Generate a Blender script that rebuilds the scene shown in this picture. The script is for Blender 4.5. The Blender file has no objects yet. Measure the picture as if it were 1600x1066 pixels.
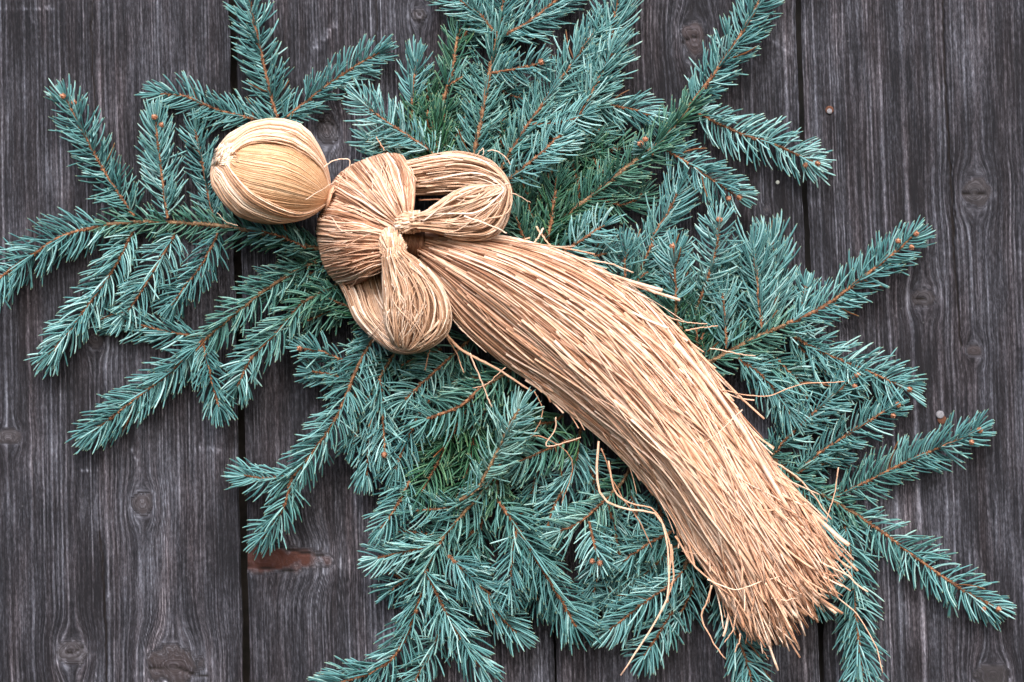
import bpy, math, random
import numpy as np
from mathutils import Vector, Matrix

# ---------------------------------------------------------------- camera, sky, sun, exposure
scene = bpy.context.scene
S = 0.0005            # metres per photograph pixel at the wall
DIST = 1.5            # camera to wall
R = math.radians
cam_d = bpy.data.cameras.new('camera')
cam = bpy.data.objects.new('camera', cam_d)
scene.collection.objects.link(cam)
cam.location = (0, -DIST, 0)
cam.rotation_euler = (R(90), 0, 0)
cam_d.sensor_width = 36.0
cam_d.lens = 36.0 * DIST / (1600 * S)
cam_d.clip_start = 0.05
cam_d.clip_end = 100
scene.camera = cam

SUN_EL, SUN_AZ = R(40), R(-14)     # azimuth measured from straight in front of the wall
world = bpy.data.worlds.new('World')
scene.world = world
world.use_nodes = True
wn = world.node_tree
bg = wn.nodes['Background']
sky = wn.nodes.new('ShaderNodeTexSky')
sky.sky_type = 'NISHITA'
sky.sun_disc = False
sky.sun_elevation = SUN_EL
sky.sun_rotation = R(180) + SUN_AZ
sky.air_density = 1.0
sky.dust_density = 4.0
sky.ozone_density = 1.0
wn.links.new(sky.outputs[0], bg.inputs[0])
bg.inputs[1].default_value = 0.10
sun_d = bpy.data.lights.new('sun', 'SUN')
sun_d.energy = 1.5
sun_d.angle = R(22)
sun_d.color = (1.0, 0.985, 0.965)
sun = bpy.data.objects.new('sun', sun_d)
scene.collection.objects.link(sun)
sd = Vector((math.sin(SUN_AZ) * math.cos(SUN_EL), -math.cos(SUN_AZ) * math.cos(SUN_EL), math.sin(SUN_EL)))
sun.rotation_euler = sd.to_track_quat('Z', 'Y').to_euler()
scene.view_settings.view_transform = 'Standard'
scene.view_settings.look = 'None'
scene.view_settings.gamma = 1
scene.view_settings.exposure = 1.4

rng = np.random.default_rng(7)
random.seed(7)

# ---------------------------------------------------------------- helpers
def P(px, py, d):
    """point d millimetres in front of the boards, seen at photograph pixel px, py"""
    d = d * 0.001
    k = S * (1 - d / DIST)
    return ((px - 800) * k, -d, (533 - py) * k)

def PA(a):
    a = np.asarray(a, float)
    d = a[..., 2] * 0.001
    k = S * (1 - d / DIST)
    return np.stack([(a[..., 0] - 800) * k, -d, (533 - a[..., 1]) * k], -1)

def spline(pts, m):
    """Catmull-Rom through pts (k,c), resampled to m evenly spaced points"""
    p = np.asarray(pts, float)
    if len(p) == 1: return np.repeat(p, m, 0)
    if len(p) == 2:
        f = np.linspace(0, 1, 40)[:, None]
        q = p[0] * (1 - f) + p[1] * f
    else:
        e = np.vstack([2 * p[0] - p[1], p, 2 * p[-1] - p[-2]])
        out = []
        for i in range(1, len(e) - 2):
            t = np.linspace(0, 1, 16, endpoint=False)[:, None]
            a, b, c, d = e[i - 1], e[i], e[i + 1], e[i + 2]
            out.append(0.5 * (2 * b + (c - a) * t + (2 * a - 5 * b + 4 * c - d) * t * t + (3 * b - a - 3 * c + d) * t ** 3))
        q = np.vstack(out + [e[-2][None]])
    L = np.concatenate([[0], np.cumsum(np.linalg.norm(np.diff(q, axis=0), axis=1))])
    s = np.linspace(0, L[-1], m)
    return np.stack([np.interp(s, L, q[:, k]) for k in range(q.shape[1])], -1)

def norm(v):
    return v / np.maximum(np.linalg.norm(v, axis=-1, keepdims=True), 1e-12)

class MB:
    """collects numpy pieces, builds ONE mesh object"""
    def __init__(self):
        self.v, self.f, self.a, self.n = [], [], [], 0
    def add(self, v, faces, attr):
        v = np.asarray(v, np.float32).reshape(-1, 3)
        for f in faces:
            self.f.append(np.asarray(f, np.int64) + self.n)
        self.v.append(v)
        a = np.asarray(attr, np.float32)
        if a.ndim == 1: a = np.repeat(a[None], len(v), 0)
        self.a.append(a)
        self.n += len(v)
    def tubes(self, paths, radii, sides=4, tone=None, extra=0.0, flat=1.0, cap=True, roll=None):
        """paths (N,M,3), radii (N,M); vertex data = (tone, extra, along, 1)"""
        paths = np.asarray(paths, float)
        N, M, _ = paths.shape
        radii = np.broadcast_to(np.asarray(radii, float), (N, M))
        t = norm(np.gradient(paths, axis=1))
        fr = np.array([0.03, -1, 0.05])
        sd_ = norm(np.cross(t, fr))
        nm = np.cross(sd_, t)
        ang = np.arange(sides) * 2 * math.pi / sides + math.pi / sides
        ca, sa = np.cos(ang), np.sin(ang) * flat
        if roll is not None:
            rl = np.broadcast_to(np.asarray(roll, float).reshape(N, -1), (N, M))[..., None]
            s2 = sd_ * np.cos(rl) + nm * np.sin(rl)
            nm = -sd_ * np.sin(rl) + nm * np.cos(rl)
            sd_ = s2
        v = paths[:, :, None, :] + radii[:, :, None, None] * (ca[None, None, :, None] * sd_[:, :, None, :] + sa[None, None, :, None] * nm[:, :, None, :])
        idx = np.arange(N * M * sides).reshape(N, M, sides)
        a, b = idx[:, :-1], idx[:, 1:]
        q = np.stack([a, np.roll(a, -1, 2), np.roll(b, -1, 2), b], -1).reshape(-1, 4)
        faces = [q]
        if cap:
            faces += [idx[:, -1].reshape(-1, sides), idx[:, 0][:, ::-1].reshape(-1, sides)]
        if tone is None: tone = rng.random(N)
        tone = np.broadcast_to(np.asarray(tone, float), (N,))
        extra = np.broadcast_to(np.asarray(extra, float), (N,))
        al = np.linspace(0, 1, M)
        at = np.zeros((N, M, sides, 4), np.float32)
        at[..., 0] = tone[:, None, None]; at[..., 1] = extra[:, None, None]; at[..., 2] = al[None, :, None]; at[..., 3] = 1
        self.add(v, faces, at.reshape(-1, 4))
    def build(self, name, mat, parent=None, origin=(0, 0, 0), smooth=True, kind=None):
        v = np.concatenate(self.v) - np.asarray(origin, np.float32)
        me = bpy.data.meshes.new(name)
        me.vertices.add(len(v))
        me.vertices.foreach_set('co', v.astype(np.float32).ravel())
        loops = np.concatenate([f.ravel() for f in self.f])
        tot = np.concatenate([np.full(len(f), f.shape[1]) for f in self.f])
        me.loops.add(len(loops))
        me.loops.foreach_set('vertex_index', loops.astype(np.int32))
        me.polygons.add(len(tot))
        me.polygons.foreach_set('loop_start', np.concatenate([[0], np.cumsum(tot)[:-1]]).astype(np.int32))
        me.polygons.foreach_set('use_smooth', np.full(len(tot), smooth))
        at = me.attributes.new('data', 'FLOAT_COLOR', 'POINT')
        at.data.foreach_set('color', np.concatenate(self.a).astype(np.float32).ravel())
        me.update(calc_edges=True)
        me.validate()
        me.materials.append(mat)
        return link(name, me, parent, kind=kind)

def link(name, me, parent=None, loc=None, kind=None):
    o = bpy.data.objects.new(name, me)
    scene.collection.objects.link(o)
    if parent is not None: o.parent = parent
    if loc is not None: o.location = loc
    if kind: o['kind'] = kind
    return o

def thing(name, loc, label, cat, group=None):
    o = link(name, None)
    o.location = loc
    o.empty_display_size = 0.02
    o['label'] = label; o['category'] = cat
    if group: o['group'] = group
    return o

def grid_faces(nx, ny):
    i = np.arange(nx * ny).reshape(ny, nx)
    return np.stack([i[:-1, :-1], i[:-1, 1:], i[1:, 1:], i[1:, :-1]], -1).reshape(-1, 4)

def vnoise(x, y, seed, smooth=True):
    """value noise 0..1"""
    r = np.random.default_rng(seed)
    T = r.random((257, 257))
    xi, yi = np.floor(x).astype(int), np.floor(y).astype(int)
    fx, fy = x - xi, y - yi
    fx, fy = fx * fx * (3 - 2 * fx), fy * fy * (3 - 2 * fy)
    xi, yi, xj, yj = xi % 256, yi % 256, (xi + 1) % 256, (yi + 1) % 256
    return (T[yi, xi] * (1 - fx) + T[yi, xj] * fx) * (1 - fy) + (T[yj, xi] * (1 - fx) + T[yj, xj] * fx) * fy

# ---------------------------------------------------------------- materials
def new_mat(name):
    m = bpy.data.materials.new(name)
    m.use_nodes = True
    return m, m.node_tree.nodes, m.node_tree.links, m.node_tree.nodes['Principled BSDF']

class NT:
    def __init__(self, nodes, links): self.n, self.l = nodes, links
    def node(self, typ, **kw):
        x = self.n.new(typ)
        for k, v in kw.items(): setattr(x, k, v)
        return x
    def put(self, sock, val):
        if isinstance(val, bpy.types.NodeSocket): self.l.new(val, sock)
        else: sock.default_value = val
    def math(self, op, a, b=0.0, clamp=False):
        x = self.node('ShaderNodeMath', operation=op, use_clamp=clamp)
        self.put(x.inputs[0], a); self.put(x.inputs[1], b)
        return x.outputs[0]
    def ramp(self, fac, stops, interp='LINEAR'):
        x = self.node('ShaderNodeValToRGB')
        x.color_ramp.interpolation = interp
        e = x.color_ramp.elements
        while len(e) < len(stops): e.new(0.5)
        for k, (p, c) in enumerate(stops):
            e[k].position = p
            e[k].color = (c, c, c, 1) if isinstance(c, (int, float)) else tuple(c) + (1,)
        self.put(x.inputs[0], fac)
        return x.outputs[0]
    def mix(self, f, a, b, mode='MIX'):
        x = self.node('ShaderNodeMix', data_type='RGBA', blend_type=mode)
        self.put(x.inputs[0], f)
        for s, v in ((x.inputs[6], a), (x.inputs[7], b)):
            if isinstance(v, tuple): v = v + (1,) if len(v) == 3 else v
            self.put(s, v)
        return x.outputs[2]
    def noise(self, vec, scale, detail=2.0, rough=0.5):
        x = self.node('ShaderNodeTexNoise')
        self.put(x.inputs['Vector'], vec)
        x.inputs['Scale'].default_value = scale
        x.inputs['Detail'].default_value = detail
        x.inputs['Roughness'].default_value = rough
        return x.outputs[0]
    def attr(self, name):
        return self.node('ShaderNodeAttribute', attribute_name=name)
    def sep(self, v):
        x = self.node('ShaderNodeSeparateXYZ'); self.put(x.inputs[0], v); return x.outputs
    def comb(self, a, b, c):
        x = self.node('ShaderNodeCombineXYZ')
        for s, v in zip(x.inputs, (a, b, c)): self.put(s, v)
        return x.outputs[0]
    def bump(self, h, strength, dist):
        x = self.node('ShaderNodeBump')
        x.inputs['Strength'].default_value = strength
        x.inputs['Distance'].default_value = dist
        self.put(x.inputs['Height'], h)
        return x.outputs[0]

# weathered boards: 'gco' = (grain coordinate, height, plank seed) in pixels; 'wd' = (ridge, knot, crack, red)
def board_material():
    m, n, l, b = new_mat('weathered_wood')
    t = NT(n, l)
    g = t.sep(t.attr('gco').outputs['Vector'])
    da = t.attr('wd')
    w = t.sep(da.outputs['Vector'])
    ridge, knot, crack = w[0], w[1], w[2]
    red = da.outputs['Alpha']
    fine = t.noise(t.comb(t.math('MULTIPLY', g[0], 0.40), t.math('MULTIPLY', g[1], 0.012), g[2]), 1.0, 3, 0.6)
    fleck = t.noise(t.comb(t.math('MULTIPLY', g[0], 0.36), t.math('MULTIPLY', g[1], 0.10), g[2]), 1.0, 4, 0.7)
    mott = t.noise(t.comb(t.math('MULTIPLY', g[0], 0.022), t.math('MULTIPLY', g[1], 0.006), g[2]), 1.0, 4, 0.6)
    cloud = t.noise(t.comb(t.math('MULTIPLY', g[0], 0.006), t.math('MULTIPLY', g[1], 0.004), g[2]), 1.0, 3, 0.55)
    # how silvered the wood is: ridges, with broad patches
    v = t.math('MULTIPLY', ridge, 0.47)
    v = t.math('ADD', v, t.math('MULTIPLY', t.math('SUBTRACT', fine, 0.5), 0.88))
    v = t.math('ADD', v, t.math('MULTIPLY', t.math('SUBTRACT', fleck, 0.5), 1.05))
    v = t.math('ADD', v, t.math('MULTIPLY', t.math('SUBTRACT', mott, 0.5), 0.65))
    v = t.math('ADD', v, t.math('MULTIPLY', t.math('SUBTRACT', cloud, 0.5), 0.9))
    v = t.math('ADD', v, 0.13, clamp=True)
    col = t.ramp(v, [(0.0, (0.0095, 0.0096, 0.0125)), (0.25, (0.0265, 0.0268, 0.0345)), (0.50, (0.072, 0.0745, 0.094)), (0.75, (0.172, 0.183, 0.228)), (1.0, (0.34, 0.36, 0.425))])
    warm = t.ramp(t.noise(t.comb(t.math('MULTIPLY', g[0], 0.03), t.math('MULTIPLY', g[1], 0.003), t.math('ADD', g[2], 7.0)), 1.0, 3, 0.6), [(0.45, 0.0), (0.72, 1.0)])
    col = t.mix(t.math('MULTIPLY', warm, 0.45), col, t.mix(1.0, col, (1.35, 0.97, 0.82), 'MULTIPLY'))
    kcol = t.mix(fleck, (0.022, 0.018, 0.019), (0.105, 0.096, 0.104))
    col = t.mix(t.math('MULTIPLY', knot, 0.4), col, kcol)
    col = t.mix(t.math('MULTIPLY', red, t.math('ADD', 0.25, fleck)), col, (0.070, 0.021, 0.012))
    # pin flecks of pale dust
    sp = t.node('ShaderNodeTexVoronoi')
    t.put(sp.inputs['Vector'], t.comb(g[0], t.math('MULTIPLY', g[1], 0.7), g[2]))
    sp.inputs['Scale'].default_value = 0.028
    dots = t.ramp(sp.outputs['Distance'], [(0.015, 1.0), (0.04, 0.0)])
    col = t.mix(t.math('MULTIPLY', dots, 0.12), col, (0.42, 0.42, 0.44))
    col = t.mix(crack, col, (0.010, 0.008, 0.008))
    t.put(b.inputs['Base Color'], col)
    t.put(b.inputs['Roughness'], t.ramp(fine, [(0.3, 0.85), (0.7, 0.58)]))
    b.inputs['Specular IOR Level'].default_value = 0.14
    h = t.math('ADD', t.math('MULTIPLY', fine, 1.0), t.math('MULTIPLY', fleck, 0.8))
    t.put(b.inputs['Normal'], t.bump(h, 0.7, 0.0011))
    return m

def needle_material():
    m, n, l, b = new_mat('spruce_needle')
    t = NT(n, l)
    d = t.sep(t.attr('data').outputs['Vector'])
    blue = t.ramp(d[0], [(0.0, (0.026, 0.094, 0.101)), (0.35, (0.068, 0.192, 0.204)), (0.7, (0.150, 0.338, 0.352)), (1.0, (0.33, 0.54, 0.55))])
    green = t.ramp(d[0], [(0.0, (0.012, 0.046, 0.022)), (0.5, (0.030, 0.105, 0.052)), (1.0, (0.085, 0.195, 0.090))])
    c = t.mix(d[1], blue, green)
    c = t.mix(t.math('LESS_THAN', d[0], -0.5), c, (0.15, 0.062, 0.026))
    tip = t.ramp(d[2], [(0.80, 0.0), (0.98, 1.0)])
    c = t.mix(t.math('MULTIPLY', tip, 0.55), c, (0.34, 0.38, 0.20))
    base = t.ramp(d[2], [(0.0, 1.0), (0.12, 0.0)])
    c = t.mix(t.math('MULTIPLY', base, 0.5), c, (0.20, 0.15, 0.07))
    geo = t.node('ShaderNodeNewGeometry')
    c = t.mix(0.35, c, t.mix(t.noise(geo.outputs['Position'], 900, 2), (0.6, 0.6, 0.6), (1.35, 1.35, 1.35)), 'MULTIPLY')
    t.put(b.inputs['Base Color'], c)
    b.inputs['Roughness'].default_value = 0.42
    b.inputs['Specular IOR Level'].default_value = 0.22
    return m

def straw_material(name, stops, rough=0.5):
    m, n, l, b = new_mat(name)
    t = NT(n, l)
    d = t.sep(t.attr('data').outputs['Vector'])
    geo = t.node('ShaderNodeNewGeometry')
    nz = t.noise(geo.outputs['Position'], 260, 3, 0.6)
    v = t.math('ADD', d[0], t.math('MULTIPLY', t.math('SUBTRACT', nz, 0.5), 0.5), clamp=True)
    c = t.ramp(v, stops)
    # along a straw: joints and stains
    st = t.noise(t.comb(t.math('MULTIPLY', d[0], 37.0), t.math('MULTIPLY', d[2], 9.0), 0.0), 1.0, 2)
    c = t.mix(t.ramp(st, [(0.52, 0.0), (0.75, 0.55)]), c, (0.40, 0.20, 0.085))
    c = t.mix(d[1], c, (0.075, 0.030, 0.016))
    t.put(b.inputs['Base Color'], c)
    b.inputs['Roughness'].default_value = rough
    b.inputs['Specular IOR Level'].default_value = 0.25
    t.put(b.inputs['Normal'], t.bump(t.noise(geo.outputs['Position'], 1400, 2), 0.35, 0.0004))
    return m

def bark_material():
    m, n, l, b = new_mat('spruce_bark')
    t = NT(n, l)
    d = t.sep(t.attr('data').outputs['Vector'])
    geo = t.node('ShaderNodeNewGeometry')
    nz = t.noise(geo.outputs['Position'], 420, 4, 0.65)
    young = t.ramp(nz, [(0.34, (0.035, 0.016, 0.009)), (0.48, (0.15, 0.058, 0.024)), (0.58, (0.26, 0.11, 0.048)), (0.72, (0.44, 0.26, 0.14))])
    old = t.ramp(nz, [(0.34, (0.030, 0.018, 0.010)), (0.5, (0.14, 0.080, 0.036)), (0.7, (0.34, 0.24, 0.13))])
    t.put(b.inputs['Base Color'], t.mix(d[1], young, old))
    b.inputs['Roughness'].default_value = 0.7
    t.put(b.inputs['Normal'], t.bump(nz, 0.6, 0.001))
    return m

def plain_material(name, c1, c2, scale, rough=0.6, metal=0.0):
    m, n, l, b = new_mat(name)
    t = NT(n, l)
    geo = t.node('ShaderNodeNewGeometry')
    nz = t.noise(geo.outputs['Position'], scale, 3, 0.6)
    t.put(b.inputs['Base Color'], t.ramp(nz, [(0.35, c1), (0.65, c2)]))
    b.inputs['Roughness'].default_value = rough
    b.inputs['Metallic'].default_value = metal
    t.put(b.inputs['Normal'], t.bump(nz, 0.4, 0.0006))
    return m

M_BOARD = board_material()
M_NEEDLE = needle_material()
M_STRAW = straw_material('straw', [(0.0, (0.25, 0.108, 0.062)), (0.3, (0.47, 0.250, 0.158)), (0.65, (0.68, 0.420, 0.292)), (1.0, (0.86, 0.66, 0.53))])
M_HOOD = straw_material('pale_straw', [(0.0, (0.30, 0.145, 0.080)), (0.3, (0.53, 0.312, 0.195)), (0.65, (0.72, 0.48, 0.335)), (1.0, (0.88, 0.74, 0.61))])
M_FACE = straw_material('golden_straw', [(0.0, (0.40, 0.190, 0.090)), (0.4, (0.56, 0.325, 0.178)), (0.75, (0.66, 0.425, 0.258)), (1.0, (0.78, 0.57, 0.39))], 0.42)
M_ARM = straw_material('greyed_straw', [(0.0, (0.22, 0.115, 0.068)), (0.3, (0.42, 0.245, 0.157)), (0.65, (0.64, 0.425, 0.298)), (1.0, (0.84, 0.69, 0.57))])
M_BARK = bark_material()
M_BUD = plain_material('bud_scale', (0.30, 0.115, 0.055), (0.60, 0.31, 0.20), 900)
M_NAIL = plain_material('grey_nail', (0.13, 0.13, 0.15), (0.24, 0.24, 0.27), 1500, 0.7, 0.2)
M_RUST = plain_material('rust', (0.05, 0.017, 0.009), (0.12, 0.045, 0.022), 1500, 0.9)
M_RESIN = plain_material('resin', (0.30, 0.32, 0.30), (0.45, 0.47, 0.44), 900, 0.5)

# ---------------------------------------------------------------- board wall
wall = thing('board_wall', (0, 0, 0), 'weathered dark grey wall of wide upright wooden boards with knots', 'wall')
# knots: px, py, rx, ry, red
KNOTS = [(510, 205, 17, 22, 0), (112, 1018, 24, 20, 0), (270, 1040, 42, 27, 0.12), (222, 788, 17, 18, 0.05), (12, 684, 20, 11, 0),
         (150, 530, 13, 12, 0), (398, 873, 104, 23, 1.0), (1523, 300, 21, 22, 0.0), (1443, 467, 19, 15, 0), (1521, 548, 13, 11, 0.1),
         (1084, 62, 21, 26, 0.15), (1552, 1058, 26, 18, 0), (655, 22, 13, 12, 0), (1130, 300, 6, 7, 0), (1198, 328, 5, 6, 0),
         (760, 900, 18, 16, 0), (965, 420, 20, 18, 0), (60, 1180, 20, 20, 0), (1400, -60, 20, 20, 0)]
CRACKS = [[(1473, -20), (1474, 50), (1478, 150), (1485, 260), (1489, 370), (1497, 480), (1501, 540)],
          [(146, -20), (143, 60), (148, 160), (151, 230)], [(157, 830), (163, 920), (166, 1010), (167, 1090)],
          [(588, -20), (589, 40), (588, 80)], [(1180, 20), (1182, 60)], [(1492, 330), (1490, 400)], [(128, 320), (131, 400)],
          [(384, 851), (420, 853), (470, 862), (505, 868)], [(384, 884), (430, 889), (470, 894)],
          [(100, 1022), (118, 1018), (132, 1010)], [(235, 1043), (275, 1042), (305, 1054), (325, 1056)],
          [(1503, 303), (1520, 301), (1541, 304)], [(1427, 468), (1444, 466), (1456, 464)], [(1066, 66), (1085, 58), (1103, 55)],
          [(499, 192), (512, 188), (522, 196)], [(870, 880), (871, 960), (870, 1020)], [(740, 60), (741, 130)], [(1045, 180), (1048, 300)]]
CRK_W = [1.6, 1.1, 1.2, 0.9, 0.8, 1.0, 0.9, 2.0, 1.2, 1.2, 1.6, 1.2, 1.1, 1.2, 1.2, 0.8, 0.8, 0.8]

SCUFFS = [(2, 14, 84, 14, 2.5), (44, 15, 52, 34, 3.0), (1296, 30, 1312, 22, 2.0), (1195, 55, 1238, 88, 3.0), (490, 75, 520, 40, 7.0), (165, 930, 183, 925, 2.5), (128, 735, 150, 734, 2.0),
          (205, 700, 214, 720, 3.0), (1266, 290, 1285, 272, 4.0), (1545, 800, 1553, 830, 3.0), (1410, 1035, 1425, 1038, 2.0), (310, 700, 345, 705, 3.0), (60, 500, 70, 560, 4.0), (1350, 760, 1356, 800, 3.0)]

# 1-D ring profile along the grain coordinate
rr = np.random.default_rng(3)
PX0, PXS = -900.0, 0.25
prof = np.zeros(int(3600 / PXS)); x = 0
while x < len(prof):
    c = PX0 + x * PXS
    mean = 8.0 if c < 130 else 9.5 if c < 215 else 5.0 if c < 372 else 4.6 if c < 830 else 5.2 if c < 1330 else 7.5 if c < 1440 else 8.5
    w = max(8, int(mean * rr.lognormal(0, 0.38) / PXS))
    f = np.arange(w) / w
    a = rr.uniform(0.25, 1.0) ** 1.1
    prof[x:x + w] = (a * np.clip(np.sin(np.pi * f ** 1.5), 0, 1) ** 2.6)[:len(prof[x:x + w])]
    x += w

def seg_dist(X, Y, poly):
    d = np.full(X.shape, 1e9)
    for (x0, y0), (x1, y1) in zip(poly[:-1], poly[1:]):
        dx, dy = x1 - x0, y1 - y0
        t = np.clip(((X - x0) * dx + (Y - y0) * dy) / (dx * dx + dy * dy), 0, 1)
        d = np.minimum(d, np.hypot(X - x0 - t * dx, Y - y0 - t * dy))
    return d

TOP, BOT = -90.0, 1156.0
def seam(x0, x1, y): return x0 + (x1 - x0) * y / 1066.0

def plank(idx, l0, l1, r0, r1, stepx, stepy, lift):
    """front edges run from (l0 at y=0, l1 at y=1066) to (r0, r1)"""
    ny = int((BOT - TOP) / stepy) + 1
    nx = int((r0 - l0) / stepx) + 1
    yy = np.linspace(TOP, BOT, ny)
    u = np.linspace(0, 1, nx)
    wob = (vnoise(yy / 60, yy * 0 + idx, 50 + idx) - 0.5) * 3.0 + (vnoise(yy / 14, yy * 0, 60 + idx) - 0.5) * 1.2
    wob2 = (vnoise(yy / 60, yy * 0 + idx, 70 + idx) - 0.5) * 3.0 + (vnoise(yy / 14, yy * 0, 80 + idx) - 0.5) * 1.2
    L = seam(l0, l1, yy) + wob
    Rr = seam(r0, r1, yy) + wob2
    X = L[:, None] * (1 - u) + Rr[:, None] * u
    Y = np.repeat(yy[:, None], nx, 1)
    # grain runs with the board, with a slow waver
    lean = (l1 - l0) / 1066.0
    G = X - lean * (Y - 533) + (vnoise(Y / 420, X / 220, 11 + idx) - 0.5) * 5 + (vnoise(Y / 60, X / 50, 21 + idx) - 0.5) * 1.3
    knot = np.zeros_like(X); red = np.zeros_like(X); dome = np.zeros_like(X)
    off = np.zeros_like(X); halo = np.zeros_like(X)
    for k, (cx, cy, rx, ry, rd) in enumerate(KNOTS):
        if not (l0 - 40 < cx < r1 + 40): continue
        if not (seam(l0, l1, cy) - 2 < cx < seam(r0, r1, cy) + 2): continue
        n1 = (vnoise(X / 16, Y / 16, 90 + k) - 0.5) * 0.5 + (vnoise(X / 6, Y / 6, 190 + k) - 0.5) * 0.16
        dx, dy = X - cx, Y - cy
        rho = np.sqrt((dx / rx) ** 2 + (dy / ry) ** 2) + n1
        rho = np.maximum(rho, 0.02)
        # grain lines pushed apart round the knot, fading with distance
        rm = min(rx, ry)
        fade = np.exp(-(np.maximum(np.abs(dy) - ry * 0.7, 0) / (rm * 1.5)) ** 2)
        push = -np.sign(dx) * rm * 0.6 * np.exp(-np.maximum(np.abs(dx) - rx, 0) / (rm * 1.1)) * np.minimum(np.abs(dx) / (0.6 * rx), 1) * fade
        off += np.where(rho > 1, push, 0)
        ins = np.clip((1.12 - rho) / 0.22, 0, 1)
        G = np.where(rho < 1.05, cx + 300 + rho * max(rx, ry) * 1.0 + Y * 0.1, G)
        knot = np.maximum(knot, ins)
        halo = np.maximum(halo, 0.42 * np.exp(-((rho - 1.22) / 0.25) ** 2))
        red = np.maximum(red, rd * np.clip((1.0 - rho) / 0.25, 0, 1))
        dome += 0.7 * np.exp(-(rho ** 2) * 1.2) - 1.1 * np.exp(-((rho - 1.1) / 0.16) ** 2)
    G = G + off
    ridge = np.interp(G, PX0 + np.arange(len(prof)) * PXS, prof)
    amp = 0.25 + 0.7 * vnoise(G / 45, Y / 160, 31 + idx) + 0.5 * vnoise(G / 7, Y / 110, 35 + idx) + 0.25 * knot
    for (x0, y0, x1, y1, w_) in SCUFFS:
        if l0 < x0 < r1:
            sc = np.clip(1.4 - seg_dist(X + (vnoise(X / 5, Y / 5, 46) - .5) * 5, Y + (vnoise(X / 5, Y / 5, 45) - .5) * 5, [(x0, y0), (x1, y1)]) / w_, 0, 1)
            ridge = ridge + 1.3 * sc * vnoise(X / 3.5, Y / 3.5, 47) ** 1.5
    ridge = ridge * amp + halo * (0.25 + 0.9 * vnoise(X / 7, Y / 9, 77))
    crack = np.zeros_like(X)
    for c, w in zip(CRACKS, CRK_W):
        if not any(l0 - 30 < p[0] < r1 + 30 for p in c): continue
        Xw = X + (vnoise(Y / 9, X / 30, 44) - 0.5) * 3
        crack = np.maximum(crack, np.clip(1.5 - seg_dist(Xw, Y, c) / w, 0, 1))
    edge = np.minimum(X - L[:, None], Rr[:, None] - X)
    H = lift + 0.9 * ridge + 0.8 * (vnoise(X / 45, Y / 140, 41 + idx) - 0.5) + dome * 0.8 - crack * 2.2 - 1.6 * np.exp(-edge / 3.0)
    front = PA(np.stack([X, Y, H], -1))
    back = PA(np.stack([X, Y, np.full_like(X, -24.0)], -1))
    mb = MB()
    gf = grid_faces(nx, ny)
    ids = np.arange(nx * ny).reshape(ny, nx)
    # rim strips to the back edge (left, right, top, bottom)
    vs, fs, sel = [front.reshape(-1, 3)], [gf], [np.arange(nx * ny)]
    n0 = nx * ny
    for s, flip in ((ids[:, 0], False), (ids[:, -1], True), (ids[0], True), (ids[-1], False)):
        m = len(s)
        vs += [front.reshape(-1, 3)[s], back.reshape(-1, 3)[s]]; sel += [s, s]
        a = n0 + np.arange(m); b_ = a + m
        q = np.stack([a[:-1], a[1:], b_[1:], b_[:-1]], -1)
        fs.append(q if flip else q[:, ::-1])
        n0 += 2 * m
    sel = np.concatenate(sel)
    mb.add(np.concatenate(vs), fs, np.zeros(4))
    o = mb.build('plank', M_BOARD, wall)
    me = o.data
    a = me.attributes.new('gco', 'FLOAT_VECTOR', 'POINT')
    a.data.foreach_set('vector', np.stack([G, Y, np.full_like(G, idx * 13.7)], -1).reshape(-1, 3)[sel].astype(np.float32).ravel())
    a = me.attributes.new('wd', 'FLOAT_COLOR', 'POINT')
    a.data.foreach_set('color', np.stack([ridge, knot, crack, red], -1).reshape(-1, 4)[sel].astype(np.float32).ravel())
    return o

planks = [plank(0, -92, -72, 358, 381, 2.0, 4.0, 0.0),
          plank(1, 369, 391, 832, 866, 2.0, 4.0, -1.2),
          plank(2, 837, 871, 1243, 1280, 2.0, 4.0, 0.4),
          plank(3, 1251, 1289, 1700, 1745, 2.0, 4.0, -0.6),
          plank(4, -560, -545, -100, -80, 6.0, 8.0, -0.8),
          plank(5, 1708, 1753, 2160, 2200, 6.0, 8.0, 0.3)]
bb = MB()  # dark sheet added behind the planks so the gaps read black
q = PA([[-560, TOP, -26], [2210, TOP, -26], [2210, BOT, -26], [-560, BOT, -26], [-560, TOP, -40], [2210, TOP, -40], [2210, BOT, -40], [-560, BOT, -40]])
bb.add(q, [np.array([[0, 3, 2, 1], [4, 5, 6, 7], [0, 1, 5, 4], [2, 3, 7, 6], [1, 2, 6, 5], [0, 4, 7, 3]])], np.zeros(4))
bb.build('gap_dark_sheet', plain_material('gap_shade', (0.012, 0.011, 0.011), (0.03, 0.026, 0.025), 60, 0.9), wall, smooth=False)

def lathe(profile, n=12):
    """profile (radius, height) in mm, axis toward the viewer"""
    v, f = [], []
    for r_, h in profile:
        for k in range(n):
            a = 2 * math.pi * k / n
            v.append((r_ * math.cos(a) * 0.001, -h * 0.001, r_ * math.sin(a) * 0.001))
    for j in range(len(profile) - 1):
        for k in range(n):
            f.append((j * n + k, j * n + (k + 1) % n, (j + 1) * n + (k + 1) % n, (j + 1) * n + k))
    return np.array(v), np.array(f)

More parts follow.
